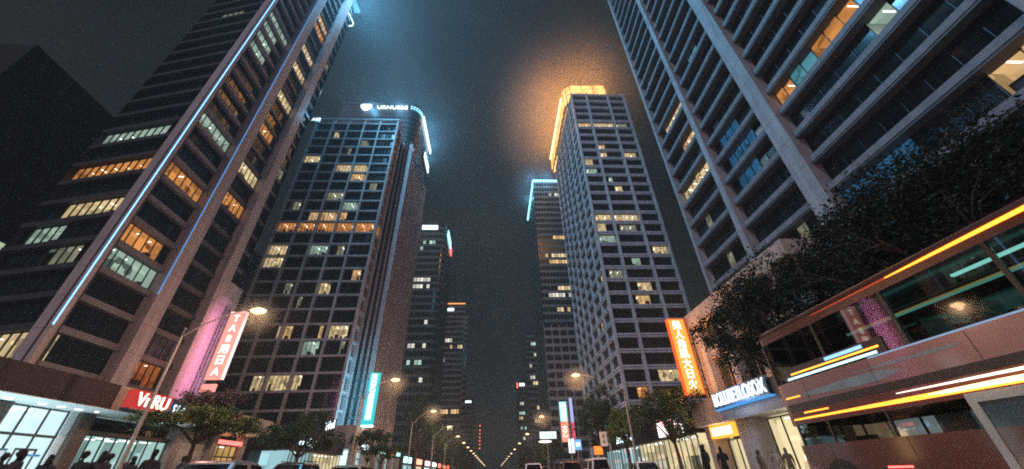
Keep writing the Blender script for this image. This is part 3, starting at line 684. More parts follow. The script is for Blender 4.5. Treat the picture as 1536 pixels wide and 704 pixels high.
# ================================================================== low buildings along the pavements
WALLW = glow('shop_wall_white', (.70, .93, .97), 1.15, (.5, .82, 1.05)); WALLG = glow('shop_wall_green', (.52, .80, .74), .75, (.8, .35, 1.2), (1, 1, .15)); WALLY = glow('shop_wall_yellow', (1, .80, .46), .9, (.9, .55, 1.15), (1, 1, .4))  # shop walls glow themselves in place of light from the tubes
WALLO = glow('shop_wall_orange', (1, .56, .16), .80, (1.1, .5, 1.2)); WALLB = glow('shop_wall_blue', (.50, .86, .95), .8, (.7, .3, 1.2), (1, 1, .12)); DOWN = glow('downlight', (.92, 1, 1), 7.0); TUBE = glow('shop_tube', (.95, 1, .98), 3.5)
SOFFIT = mat('soffit_panel', (.55, .58, .58), .5, noise=(.5, .06)); FASC_D = mat('fascia_dark', (.040, .034, .044), .75, 0, .12, noise=(.8, .15), dirt=.15); FASC_P = mat('fascia_stone', (.42, .36, .34), .5, noise=(.8, .12), dirt=.2)
COLD = mat('column_dark', (.07, .055, .05), .4); STONE = mat('column_stone', (.40, .36, .36), .55, noise=(1.4, .12), bump=(12, .006), dirt=.2); GL = clear_glass('shop_glass', (.93, .97, .96), .10)
SEEN = {}

def shopfront(b, side, x, y0, y1, zt, wall, panes, transom=None, depth=3.0, door=None, goods=True, seed=0):
    """glazed front of one shop: side +1 faces +x; room behind with shelves and ceiling tubes"""
    rnd = random.Random(seed); s = side; xb = x - s * depth
    r = MB()
    r.face([(xb, y0, -.25), (xb, y1, -.25), (xb, y1, zt), (xb, y0, zt)], wall); r.face([(x - s * .1, y0, -.25), (xb, y0, -.25), (xb, y0, zt), (x - s * .1, y0, zt)], wall); r.face([(x - s * .1, y1, -.25), (xb, y1, -.25), (xb, y1, zt), (x - s * .1, y1, zt)], wall)
    r.face([(x, y0, zt - .01), (xb, y0, zt - .01), (xb, y1, zt - .01), (x, y1, zt - .01)], wall)
    k = max(1, int((y1 - y0) / 1.7))
    for i in range(k):
        yy = y0 + (i + .5) * (y1 - y0) / k
        r.box((x - s * .8, yy - .45, zt - .10), (x - s * .92, yy + .45, zt - .05), TUBE); r.box((x - s * 1.7, yy - .45, zt - .10), (x - s * 1.82, yy + .45, zt - .05), TUBE)
    o = r.build('shop_room', b)
    if goods:
        g = MB(); yy = y0 + .5
        while yy < y1 - .8:
            ww = rnd.uniform(.5, 1.1); hh = rnd.uniform(1.1, 2.1); c = ((.05, .12, .13), (.22, .20, .15), (.10, .05, .05), (.20, .26, .26))[rnd.randrange(4)]
            mm = mat('goods_%d' % rnd.randrange(4), c, .5); dd = depth - .35
            g.box((x - s * dd, yy, -.25), (x - s * (dd - .4), yy + ww, hh), COLD)
            for q in range(3): g.box((x - s * (dd - .42), yy + .05 + q * ww / 3.2, .5), (x - s * (dd - .5), yy + .2 + q * ww / 3.2, hh - .15 * q), mm)
            yy += ww + rnd.uniform(.5, 1.4)
        g.build('shelves', b)
    f = MB(); n = panes; pw = (y1 - y0) / n
    for i in range(n + 1):
        yy = min(max(y0 + i * pw, y0 + .03), y1 - .03); f.box((x - .04, yy - .03, -.25), (x + .04, yy + .03, zt), FRAME)
    f.box((x - .039, y0, -.25), (x + .039, y1, -.08), FRAME); f.box((x - .039, y0, zt - .07), (x + .039, y1, zt), FRAME)
    if transom: f.box((x - .06, y0, transom - .06), (x + .06, y1, transom + .06), FRAME)
    fr_ = f.build('shop_window', b)
    g = MB(); g.face([(x, y0, -.1), (x, y1, -.1), (x, y1, zt - .05), (x, y0, zt - .05)], GL); g.build('glass', fr_)
    if door:
        d = MB(); d.box((x + s * .05, door, -.25), (x + s * .10, door + .07, 2.3), DMETAL); d.box((x + s * .05, door + 1.0, -.25), (x + s * .10, door + 1.07, 2.3), DMETAL); d.box((x + s * .051, door + .07, 2.2), (x + s * .10, door + 1.0, 2.3), DMETAL)
        dd = d.build('door', b); h = MB(); h.tube([(x + s * .14, door + .2, .9), (x + s * .14, door + .2, 1.4)], .02, METAL, 6); h.build('handle', dd)

# ---- left: long low shop block in front of the blue lined tower
lp = thing('shop_block', 'low shop block, dark canopy over white lit shops, below the blue lined tower', 'shops', (-24, 22, -0.26))
y = 6.0; i = 0
while y < 41.9:
    y2 = min(y + 3.0, 42); mm = FASC_D if y < 23.9 else FASC_P
    mb = MB(); mb.box((-22.6, y + .012, 4.26), (-22, y2 - .012, 5.52), mm); mb.build('fascia_panel', lp); y = y2
mb = MB(); mb.box((-25.2, 6, 4.22), (-22.02, 42, 4.30), SOFFIT); mb.build('soffit', lp)
mb = MB(); mb.box((-33.6, 6, 5.2), (-22.5, 46.8, 5.5), CONC_D); mb.box((-33.6, 6, 0.1), (-28.2, 46.8, 5.2), CORE); mb.box((-28.2, 6, .1), (-22.1, 6.2, 5.2), CONC_D); mb.build('roof', lp)
for yy in (15.0, 17.6, 20.1, 21.7, 22.7, 23.7):
    mb = MB(); mb.tube([(-23.4, yy, 4.235), (-23.4, yy, 4.19)], .17, DOWN, 14); mb.build('downlight', lp)
mb = MB(); mb.tube([(-23.2, 24.6, 4.235), (-23.2, 24.6, 4.17)], .09, glow('spot_warm', (1, .8, .5), 8), 10); mb.build('downlight', lp)
lamp('AREA', 'soffit_wash', (-23.6, 20, 1.2), 260, (.62, .92, 1), lp, 1.2, (0, 0, 1), 8)
lamp('AREA', 'shop_spill', (-24.1, 19, 2.6), 160, (.66, .93, 1), lp, 1.6, (1, 0, -.1), 8)
lamp('AREA', 'shop_spill', (-24.1, 31, 2.4), 110, (.66, .95, .88), lp, 1.6, (1, 0, -.1), 12)
for (ya, yb, mm) in ((20.2, 21.0, COLD), (24.75, 25.6, COLD), (32.6, 33.4, STONE), (37.0, 37.7, STONE), (41.3, 42.0, STONE), (15.2, 15.9, COLD)):
    mb = MB(); mb.box((-24.7, ya, -.26), (-24.0, yb, 4.22), mm); mb.build('column', lp)
shopfront(lp, 1, -24.4, 10, 15.2, 4.2, WALLB, 4, 3.2, seed=1); shopfront(lp, 1, -24.4, 15.9, 20.2, 4.2, WALLW, 3, 3.2, goods=False, seed=2)
shopfront(lp, 1, -24.4, 21.0, 24.3, 4.2, WALLW, 3, 2.9, 2.0, door=22.6, goods=False, seed=3)
mb = MB(); mb.box((-24.6, 24.3, -.26), (-24.3, 24.75, 4.22), mat('white_panel', (.70, .76, .78), .4)); mb.build('side_panel', lp)
mb = MB(); mb.box((-24.3, 21.0, 1.3), (-24.22, 22.2, 2.25), mat('teal_board', (.03, .12, .15), .4)); mb.box((-24.21, 21.1, 1.9), (-24.19, 22.1, 2.15), glow('notice_light', (.8, .9, 1), .7)); mb.box((-24.21, 21.15, 1.4), (-24.19, 21.6, 1.8), WALLY); mb.box((-24.21, 21.7, 1.4), (-24.19, 22.1, 1.8), WALLG); mb.build('notice_board', lp)
mb = MB(); mb.box((-24.3, 23.2, 1.95), (-24.24, 23.9, 2.05), mat('blue_rail', (.05, .12, .25), .4)); mb.build('door_header', lp)
shopfront(lp, 1, -24.5, 25.6, 32.6, 3.2, WALLG, 8, None, 3.4, seed=4)
mb = MB()
for i in range(6):
    ya = 25.65 + i * 1.16; mb.box((-24.9, ya, 3.42), (-24.8, ya + 1.08, 4.1), DARKS[i % 5])
mb.box((-24.5, 25.6, 3.2), (-24.35, 32.6, 3.40), COLD); mb.build('transom_lights', lp)
mb = MB(); mb.box((-24.8, 33.4, -.26), (-24.5, 37.0, 4.22), mat('white_render', (.62, .62, .60), .6, noise=(1, .08))); mb.build('plain_wall', lp)
shopfront(lp, 1, -24.4, 37.7, 41.3, 3.4, WALLO, 4, 2.5, 2.0, seed=6)
mb = MB(); mb.box((-24.2, 37.7, 3.45), (-24.0, 41.3, 3.75), LED_R); mb.build('shop_sign', lp)
lamp('AREA', 'shop_spill', (-24.0, 39.5, 2.2), 50, (1, .6, .25), lp, 1.5, (1, 0, 0), 3)

s = thing('box_sign', 'red lit box sign with pale letters beside its blue half on the canopy edge', 'sign', (-21.7, 27, 4.4))
RSG = glow('sign_red', (.95, .07, .06), .5); BSG = glow('sign_blue', (.01, .10, .42), .45); LTW = glow('letters_warm_white', (1, .80, .62), 2.6); LTB = glow('letters_ice', (.70, .92, 1), 2.8)
mb = MB(); mb.box((-21.95, 24.6, 4.42), (-21.5, 27.6, 5.42), RSG); mb.build('red_panel', s); mb = MB(); mb.box((-21.95, 27.62, 4.42), (-21.55, 29.8, 5.32), BSG); mb.build('blue_panel', s)
mb = MB(); mb.box((-21.98, 24.55, 4.34), (-21.48, 29.85, 4.415), DMETAL); mb.build('tray', s)
lettering('VnRU', 1.05, LTW, plane_m((-21.47, 26.1, 4.9), (1, 0, 0)), s, sx=1.0); lettering('Mlwd', .72, LTB, plane_m((-21.52, 28.7, 4.85), (1, 0, 0)), s)
lamp('POINT', 'sign_glow', (-20.6, 26.0, 4.9), 130, (1, .22, .12), s, .3); lamp('POINT', 'sign_glow', (-20.8, 28.8, 4.9), 40, (.2, .5, 1), s, .3)

s = thing('vertical_sign', 'tall salmon pink lit vertical sign on poles beside the mauve lit wall', 'sign', (-31.8, 45, 10))
PKS = glow('sign_salmon', (1.0, .33, .27), 1.1); LTP = glow('letters_cream', (1, .86, .72), 3.0)
mb = MB(); mb.box((-32.75, 45.0, 10.4), (-30.9, 45.35, 18.3), PKS); mb.build('sign_box', s)
mb = MB(); mb.box((-32.8, 44.98, 18.3), (-30.85, 45.37, 18.42), glow('sign_edge', (1, .6, .6), 1.6)); mb.box((-30.9, 44.98, 10.4), (-30.8, 45.37, 18.3), glow('sign_edge', (1, .6, .6), 1.6)); mb.build('edge_light', s)
for i, ch in enumerate(('T', 'A', '8', '用', '日', 'A')):
    lettering(ch, 1.15, LTP, plane_m((-31.82, 44.96, 17.55 - i * 1.27), (0, -1, 0)), s)
mb = MB()
for xx in (-33.7, -33.25): mb.tube([(xx, 45.2, 8.2), (xx, 45.2, 19.2)], .09, DMETAL, 6)
for zz in (9.5, 12, 15, 18): mb.tube([(-34, 45.2, zz), (-32.7, 45.2, zz)], .06, DMETAL, 6)
mb.build('bracket', s)
mb = MB(); mb.box((-32.7, 45.0, 9.1), (-31.2, 45.3, 9.9), PKS); mb.build('lower_box', s)
lamp('AREA', 'sign_glow', (-30.6, 44.0, 12.8), 2800, (1, .30, .72), s, 1.0, (-1, .12, 0), 10).data.spread = R(84)
lamp('POINT', 'sign_glow', (-30.4, 43.6, 13), 420, (1, .35, .3), s, .4)

# ---- left beyond: one storey shops with blue lettering, then the ground floor of the gridded tower
sh = thing('shop_row', 'one storey dark shop row with blue lit lettering behind the small street trees', 'shops', (-24, 54, -.26))
mb = MB(); mb.box((-36, 47.6, -.26), (-26.6, 64.2, 5.6), CORE); mb.box((-26.6, 47.6, 3.5), (-22.3, 64.2, 5.6), FASC_D); mb.build('wall', sh)
shopfront(sh, 1, -22.5, 47.9, 54, 3.4, WALLB, 7, None, seed=7); shopfront(sh, 1, -22.5, 54.3, 63.8, 3.4, WALLY, 8, None, seed=8)
lettering('Ma dwr', 1.5, LTB, plane_m((-22.2, 51.3, 4.35), (1, 0, 0)), sh, 'sign_lettering', .06)
lamp('AREA', 'shop_spill', (-22.1, 56, 2.2), 160, (.85, .93, .85), sh, 1.5, (1, 0, 0), 14); lamp('POINT', 'sign_glow', (-21.2, 51, 4.6), 60, (.25, .65, 1), sh, .3)
s = thing('script_sign', 'small slanted blue neon lettering above the dark shop row', 'sign', (-22.5, 57.5, 6.8))
mb = MB(); mb.box((-22.7, 55.6, 5.6), (-22.5, 59.6, 7.8), FASC_D); mb.build('sign_box', s); lettering('Wod', 1.5, LTB, plane_m((-22.45, 57.5, 6.8), (1, 0, 0), R(12)), s)

pd = thing('shop_arcade', 'pink lit stone arcade with bright shops at the foot of the gridded tower', 'shops', (-22, 80, -.26))
mb = MB(); mb.box((-24.9, 64.6, 4.4), (-20.6, 96, 5.2), STONE); mb.box((-24.6, 65, 5.2), (-21.2, 71, 7.6), FASC_P); mb.build('canopy', pd)
for yy in (64.8, 70.5, 76.5, 82.5, 88.5, 95): mb = MB(); mb.box((-21.8, yy, -.26), (-20.8, yy + 1.0, 4.4), STONE); mb.build('column', pd)
for i, (wl) in enumerate((WALLW, WALLY, WALLB, WALLW, WALLG)): shopfront(pd, 1, -21.9, 65.9 + i * 6, 71.4 + i * 6, 4.2, wl, 5, 3.2, 2.4, seed=20 + i)
for i, (c, st) in enumerate((((.75, .95, 1), 2.4), ((1, .75, .5), 2.0), ((.6, .95, .9), 2.2), ((1, .3, .08), 1.8), ((.4, .9, .9), 2.0))):
    mb = MB(); mb.box((-20.55, 66.6 + i * 6, 4.45), (-20.4, 70.4 + i * 6, 5.15), glow('arcade_sign_%d' % i, c, st)); mb.build('shop_sign', pd)
lamp('AREA', 'shop_spill', (-20.6, 80, 3.4), 420, (.85, .92, .95), pd, 2, (1, 0, 0), 28)
for i in range(7):  # last three are added; their red signs stand in for traffic glow
    yy = 100 + i * 16; cc = ((.5, .9, .95), (1, .35, .2), (1, .6, .65), (.8, .95, 1), (1, .18, .10), (1, .30, .16), (1, .12, .08))[i]
    s = thing('low_shop', ('dim low shop with a cyan sign down the left pavement', 'dim low shop with an orange sign down the left pavement', 'dim low shop with a rose sign down the left pavement', 'dim low shop with a white sign down the left pavement', 'dim low shop with a red sign under the far dark trees', 'dim low shop with a vermilion sign beyond the red one', 'farthest dim low shop with a deep red sign')[i], 'shop', (-20, yy, -.26))
    mb = MB(); mb.box((-32, yy, -.26), (-21, yy + 13, 5.5 + i % 2), FASC_D); mb.build('wall', s)
    mb = MB(); mb.box((-20.95, yy + .8, .5), (-20.9, yy + 11, 3.0), (WALLB, WALLY, WALLW, WALLG, WALLO, WALLY, WALLO)[i]); mb.build('shop_window', s)
    mb = MB(); mb.box((-20.9, yy + 1, 3.5), (-20.5, yy + 9, 4.7), glow('low_shop_sign_%d' % i, cc, 2.2)); mb.build('shop_sign', s)

s = thing('vertical_sign', 'tall turquoise lit vertical sign on the gridded tower behind a street lamp', 'sign', (-20.8, 68, 8))
CYS = glow('sign_turquoise', (.04, .62, .66), .95); mb = MB(); mb.box((-21.6, 68, 7.9), (-19.8, 68.5, 16.1), CYS); mb.build('sign_box', s)
mb = MB(); mb.box((-21.65, 67.95, 7.6), (-19.75, 68.5, 7.88), LED_W); mb.build('edge_light', s)
mb = MB(); mb.box((-21.25, 67.94, 8.6), (-20.2, 67.985, 15.9), glow('sign_panel_ice', (.55, .95, .95), 1.0)); mb.build('panel', s)
for i, ch in enumerate('凡口乙日王百中'): lettering(ch, .95, LTB, plane_m((-20.72, 67.9, 15.35 - i * 1.05), (0, -1, 0)), s)
mb = MB()
for zz in (9, 12, 15): mb.tube([(-25, 68.2, zz), (-21.6, 68.2, zz)], .08, DMETAL, 6)
mb.build('bracket', s)
for zz in (8.5, 11, 13.5, 16): lamp('POINT', 'sign_glow', (-22.9, 66.6, zz), 420, (.10, .66, 1), s, .3)

# ---- right: canopy building under the concrete tower
rp = thing('canopy_building', 'low stone building with orange lit upper wall and a wide canopy below the concrete tower', 'shops', (17, 20, -.26))
y = 2.0
while y < 32:
    y2 = min(y + 1.9, 32); mb = MB(); mb.box((16, y + .01, 3.25), (16.5, y2 - .01, 4.85), FASC_P if y > 12 else FASC_D); mb.build('fascia_panel', rp); y = y2
mb = MB(); mb.box((16.02, 2, 3.2), (19, 32, 3.28), SOFFIT); mb.box((16.4, 2, 4.6), (20, 32, 4.8), CONC_D); mb.build('canopy_slab', rp)
AW = mat('annex_stone', (.46, .41, .38), .55, noise=(.9, .12), bump=(10, .006), joints=(1.5, .03), dirt=.2)
mb = MB(); mb.box((22.2, 17.6, -.26), (31, 30, 11.5), CORE); mb.box((17.2, 2, 4.8), (31, 17.6, 5.0), CONC_D); mb.box((19.8, 2, -.26), (31, 17.6, 4.8), CORE); mb.box((17.0, 29.2, 4.8), (22.2, 30.2, 11.7), AW)
mb.box((16.85, 17.5, 10.7), (22.4, 30.3, 11.75), AW); mb.box((17.05, 17.6, 7.7), (22.2, 29.2, 8.5), AW); mb.build('upper_wall', rp)
for i, yy in enumerate((28.6, 25.4, 22.2, 19.0)):
    mb = MB(); mb.box((16.8, yy, 4.8), (17.6, yy + .62, 10.7), AW); mb.build('pilaster', rp)
    for (z0, z1) in ((4.9, 7.7), (8.5, 10.7)):
        mb = MB(); mb.face([(17.5, yy - 2.58, z0), (17.5, yy, z0), (17.5, yy, z1), (17.5, yy - 2.58, z1)], DARKS[(i + int(z0)) % 5])
        for q in (0, 1.29, 2.5): mb.box((17.4, yy - 2.58 + q, z0), (17.48, yy - 2.5 + q, z1), mat('window_bar_orange', (.3, .2, .15), .5))
        if z0 > 8: 
            pp = [(yy - 2.58 + 2.58 * j / 10, z1 - .75 * abs(1 - 2 * (j / 10)) ** 2) for j in range(11)]
            for (a, za), (b_, zb) in zip(pp, pp[1:]): mb.face([(17.35, a, za), (17.35, b_, zb), (17.35, b_, z1), (17.35, a, z1)], AW)
        mb.build('window', rp)
for (ya, yb) in ((25.6, 27.4), (8, 9), (31, 31.8)): mb = MB(); mb.box((16.6, ya, -.26), (18, yb, 3.2), STONE); mb.build('column', rp)
shopfront(rp, -1, 17.6, 17.5, 25.5, 3.1, WALLY, 6, None, 2.8, seed=31); shopfront(rp, -1, 17.6, 9.2, 17.4, 3.1, WALLW, 6, None, seed=32); shopfront(rp, -1, 17.8, 27.5, 31, 2.3, WALLY, 3, None, 2.0, seed=33)
mb = MB(); mb.box((16.55, 27.5, 2.35), (17.0, 31.0, 3.15), glow('kiosk_orange', (1, .42, .05), 1.3)); ks = mb.build('kiosk_sign', rp)
mb = MB(); mb.box((16.5, 28.0, 2.5), (16.54, 28.8, 3.0), LTW); mb.box((16.5, 29.0, 2.5), (16.54, 30.6, 3.0), LTW); mb.build('light_panel', ks)
lamp('AREA', 'shop_spill', (17.3, 21, 2.2), 170, (1, .86, .6), rp, 1.5, (-1, 0, 0), 8); lamp('POINT', 'kiosk_glow', (15.9, 29.3, 2.6), 50, (1, .5, .12), rp, .3)
s = thing('lettered_sign', 'long blue backed sign of tall white lit letters on the canopy edge', 'sign', (15.9, 24.8, 4))
mb = MB(); mb.box((15.72, 21.7, 3.95), (15.97, 27.8, 4.98), mat('sign_backing_blue', (.03, .10, .20), .4)); mb.box((15.70, 21.65, 3.86), (15.98, 27.85, 3.945), glow('sign_underglow', (.08, .35, .8), .9)); mb.build('backing', s)
lettering('BOLUSETLOSOX', 1.12, glow('letters_white', (.78, .95, 1), 1.7), plane_m((15.68, 24.75, 4.45), (-1, 0, 0)), s, sx=.70, ext=.05)
lamp('POINT', 'sign_glow', (14.9, 24.7, 4.3), 110, (.35, .65, 1), s, .4)
s = thing('vertical_sign', 'tall glowing orange vertical sign bracketed to the corner of the stone building', 'sign', (15.8, 30, 5.4))
ORS = glow('sign_orange', (1.0, .36, .06), 1.2); mb = MB(); mb.box((15.1, 30.0, 5.4), (16.45, 30.35, 11.4), ORS); mb.build('sign_box', s)
mb = MB(); er = glow('sign_edge_red', (1, .10, .02), 1.3)
for xx in (15.03, 16.455): mb.box((xx, 29.98, 5.35), (xx + .065, 30.36, 11.45), er)
for zz in (5.33, 11.405): mb.box((15.1, 29.98, zz), (16.45, 30.36, zz + .065), er)
mb.build('edge_light', s)
for i, ch in enumerate(('美', '人', '角', '肌', '大', '日', '火')): lettering(ch, .80, LTP, plane_m((15.75, 29.96, 10.85 - i * .80), (0, -1, 0)), s)
mb = MB(); mb.tube([(16.72, 30.2, 5.0), (16.72, 30.2, 11.6)], .07, DMETAL, 6); mb.tube([(16.9, 30.35, 4.8), (16.9, 30.35, 11.6)], .06, METAL, 6)
for zz in (5.8, 8.4, 11.0): mb.tube([(16.45, 30.2, zz), (17.05, 30.2, zz)], .06, DMETAL, 6)
mb.build('bracket', s)
for zz, e in ((6.2, 700), (8.4, 800), (10.6, 700)): lamp('POINT', 'sign_glow', (15.7, 28.7, zz), e, (1, .36, .08), s, .3)

sr = thing('shop_row', 'low shop row with blue white lettering behind the right hand street trees', 'shops', (17, 46, -.26))
mb = MB(); mb.box((20.5, 33, -.26), (28, 62, 4.6), CORE); mb.box((16.2, 33, 3.0), (20.5, 62, 4.6), FASC_D); mb.build('wall', sr)
for i, wl in enumerate((WALLY, WALLY, WALLB, WALLB)): shopfront(sr, -1, 16.6, 33.3 + i * 7.2, 40.2 + i * 7.2, 2.95, wl, 6, None, seed=40 + i)
lettering('ALLADIOLA', 1.1, LTB, plane_m((16.1, 51, 3.8), (-1, 0, 0)), sr, 'sign_lettering', .05, 1.1)
mb = MB(); mb.box((15.95, 34.5, 3.1), (16.15, 39.5, 4.3), glow('panel_rose_white', (1, .82, .85), 1.8)); mb.build('shop_sign', sr); lettering('ROLLNE', .8, LED_R, plane_m((15.93, 37, 4.05), (-1, 0, 0)), sr, 'sign_lettering', .02)
lamp('AREA', 'shop_spill', (16.0, 47, 2.2), 260, (.9, .92, .85), sr, 1.5, (-1, 0, 0), 24)

# ---- small signs down the avenue
def post_sign(name, label, x0, x1, y, z0, z1, mats, post, base=True, th=.3, extra=None):
    s = thing(name, label, 'sign', (post, y, -.26)); n = len(mats)
    for i, mm in enumerate(mats):
        mb = MB(); mb.box((x0, y, z0 + (z1 - z0) * i / n), (x1, y + th, z0 + (z1 - z0) * (i + 1) / n - .02), mm); mb.build('sign_panel', s)
    mb = MB(); mb.box((x0 - .05, y + .05, z0 - .06), (x1 + .05, y + th - .05, z1 + .06), DMETAL); mb.build('frame', s)
    mb = MB(); mb.tube([(post, y + th / 2, -.26), (post, y + th / 2, z0 + .2 if x0 < post < x1 else z1)], .09, METAL, 8)
    if not x0 < post < x1:
        for zz in (z0 + .2, z1 - .2): mb.tube([(post, y + th / 2, zz), (x1 if post > x1 else x0, y + th / 2, zz)], .05, METAL, 6)
    mb.build('post', s); return s
BNS = glow('banner_cyan', (.35, .88, .92), 1.3); BNR = glow('banner_red', (1, .28, .16), 1.2)
s = post_sign('banner_sign', 'tall lit banner half cyan half red far along the right pavement', 14.9, 16.5, 90, 6.1, 14.1, [BNR, BNS], 16.9, th=.5)
lettering('中\n石\n日', 1.3, LTB, plane_m((15.7, 89.95, 12), (0, -1, 0)), s, ext=.02, line=.85); lettering('大\n乙', 1.3, LTP, plane_m((15.7, 89.95, 8.1), (0, -1, 0)), s, ext=.02, line=.9)
s = post_sign('rose_banner', 'slim lavender and rose lit banner right behind the cyan and red one', 17.6, 18.3, 92, 5, 15.2, [glow('banner_rose', (.9, .10, .22), .8), glow('banner_lavender', (.5, .55, 1), .8)], 17.3, th=2.2)
s = post_sign('road_panel', 'wide pale lit panel on a thin post far along the avenue', 11.2, 15.2, 100, 7.5, 9.0, [glow('panel_mint', (.72, .97, .95), 1.4)], 13.0)
lettering('EI KA', .9, COLD, plane_m((13.6, 99.97, 8.2), (0, -1, 0)), s, ext=.01); mb = MB(); mb.ball((12.4, 100, 6.9), (1.6, .4, .26), glow('oval_lamp', (1, .78, .70), 2.2), 14, 8); mb.build('oval_light', s)
s = post_sign('street_banner', 'plain white banner hanging from a post between the dark trees', 11.6, 12.4, 45, 2.8, 4.2, [mat('banner_white', (.72, .70, .70), .6)], 12.6, th=.06)
lettering('E\nA', .5, COLD, plane_m((12.0, 44.97, 3.5), (0, -1, 0)), s, ext=.004)
s = post_sign('square_sign', 'small square blue sign beside white lit boxes', 14.7, 16.0, 76, 3.9, 5.6, [glow('sign_sky', (.22, .5, .85), .9)], 15.3); lettering('28', .9, LTB, plane_m((15.35, 75.96, 4.75), (0, -1, 0)), s, ext=.01)
s = post_sign('white_light_box', 'upright white lit box left of the square blue sign', 13.3, 14.3, 74, 3.4, 5.6, [glow('box_white', (.95, .95, 1), 1.5)], 13.8)
s = post_sign('orange_light_box', 'small round cornered orange lit sign above the car roofs', 13.9, 15.1, 58, 2.5, 3.5, [glow('box_orange', (1, .20, .03), 1.6)], 14.5)

# ================================================================== street lamps
LENS = glow('lamp_lens', (1.0, .66, .32), 14.0)
def street_lamp(x, y, side, pole_h=8.0, reach=3.5, head_z=9.0, energy=0, label='', group='street lamps along the avenue', proto=None):
    """pole on the pavement, arm curving out over the road towards side"""
    if proto is None:
        t = thing('street_lamp', label, 'street lamp', (x, y, -.26), group); mb = MB(); h = pole_h
        mb.tube([(x, y, -.26), (x, y, .1), (x, y, .15), (x, y, h)], [.16, .16, .10, .06], METAL, 12); mb.build('pole', t)
        mb = MB(); mb.tube([(x, y, -.26), (x, y, -.2)], .26, METAL, 12); mb.build('base_plate', t)
        dz = head_z - h; mb = MB()
        mb.tube([(x, y, h - .5)] + [(x + side * reach * q / 10, y, h - .5 + (dz + .55) * math.sin(q / 10 * math.pi / 2) ** .9) for q in range(1, 11)], [.05] * 3 + [.04] * 8, METAL, 8); mb.build('arm', t)
        mb = MB(); hx = x + side * reach
        mb.ball((hx + side * .15, y, head_z + .08), (.52, .2, .11), METAL, 12, 6); hd = mb.build('lamp_head', t)
        mb = MB(); mb.ball((hx + side * .18, y, head_z), (.46, .28, .18), LENS, 12, 6); mb.build('lens', hd)
    else:
        t = copy_tree(proto); t.location = (x, y, -.26); t['label'] = label
    if energy: lamp('POINT', 'lamp_light', (x + side * (reach + .18), y, head_z - .22), energy, (1.0, .57, .34), None, .16).parent = None
    return t
WARM_E = 3600
street_lamp(-17.6, 21.2, 1, 8.0, 3.5, 9.0, WARM_E, 'tallest looking street lamp, left, on a leaning pole before the red box sign')
pl_ = street_lamp(-13.2, 40.3, 1, 7.6, 2.9, 9.0, WARM_E, 'left street lamp before the turquoise vertical sign')
pr_ = street_lamp(13.35, 39.6, -1, 7.6, 4.6, 9.0, WARM_E, 'right street lamp whose long arm reaches out before the banded tower')
LG = 'small street lamps receding down the left side'; RG = 'small street lamps receding down the right side'
LLAB = {0: 'left street lamp before the dark trees, third from the front', 1: 'left street lamp fourth from the front, small and low over the dark trees'}
for i in range(19):
    yy = 62.6 + i * 22
    t = street_lamp(-12.1 if i else -12.3, yy, 1, energy=WARM_E if i < 3 else 0, label=LLAB.get(i, 'tiny street lamp in the far left row of lights'), proto=pl_, reach=2.9)
    t['group'] = LG if i > 1 else 'street lamps along the avenue'
for i in range(13):
    yy = 71.9 + i * 33
    t = street_lamp(13.35, yy, -1, energy=WARM_E if i < 2 else 0, label='right street lamp over the pale road panel, second from the front' if i == 0 else 'tiny street lamp in the far right row of lights', proto=pr_, reach=4.6)
    t['group'] = RG if i > 0 else 'street lamps along the avenue'
# two bare lights added behind the viewpoint, as lamp rows going on, to fill the facades
for (x, y) in ((-14, -16), (8.8, -24)):
    lamp('POINT', 'lamp_light', (x, y, 8.7), WARM_E * 1.3, (1.0, .58, .56), None, .25)

# ================================================================== street trees
BARK = mat('bark', (.07, .05, .04), .85, noise=(6, .3), bump=(30, .01))
def leafmat(name, col):
    if name in MATS: return MATS[name]
    m = bpy.data.materials.new(name); m.use_nodes = True; t = m.node_tree; b = t.nodes['Principled BSDF']; b.inputs['Roughness'].default_value = .5
    tc = t.nodes.new('ShaderNodeTexCoord'); n = t.nodes.new('ShaderNodeTexNoise'); n.inputs['Scale'].default_value = 1.3; n.inputs['Detail'].default_value = 5
    r = t.nodes.new('ShaderNodeValToRGB'); r.color_ramp.elements[0].position = .35; r.color_ramp.elements[1].position = .65
    r.color_ramp.elements[0].color = (*[c * .55 for c in col], 1); r.color_ramp.elements[1].color = (*[c * 1.5 for c in col], 1)
    t.links.new(tc.outputs['Object'], n.inputs['Vector']); t.links.new(n.outputs['Fac'], r.inputs[0]); t.links.new(r.outputs[0], b.inputs['Base Color'])
    tr = t.nodes.new('ShaderNodeBsdfTranslucent'); t.links.new(r.outputs[0], tr.inputs[0]); mx = t.nodes.new('ShaderNodeMixShader'); mx.inputs[0].default_value = .3
    o = t.nodes['Material Output']; t.links.new(b.outputs[0], mx.inputs[1]); t.links.new(tr.outputs[0], mx.inputs[2]); t.links.new(mx.outputs[0], o.inputs[0])
    MATS[name] = m; return m
LEAF = leafmat('leaf_olive', (.070, .098, .024)); LEAF_D = leafmat('leaf_dark', (.036, .066, .024)); LEAF_B = leafmat('leaf_blackish', (.020, .030, .016)); LEAF_R = leafmat('leaf_maroon', (.10, .052, .055))
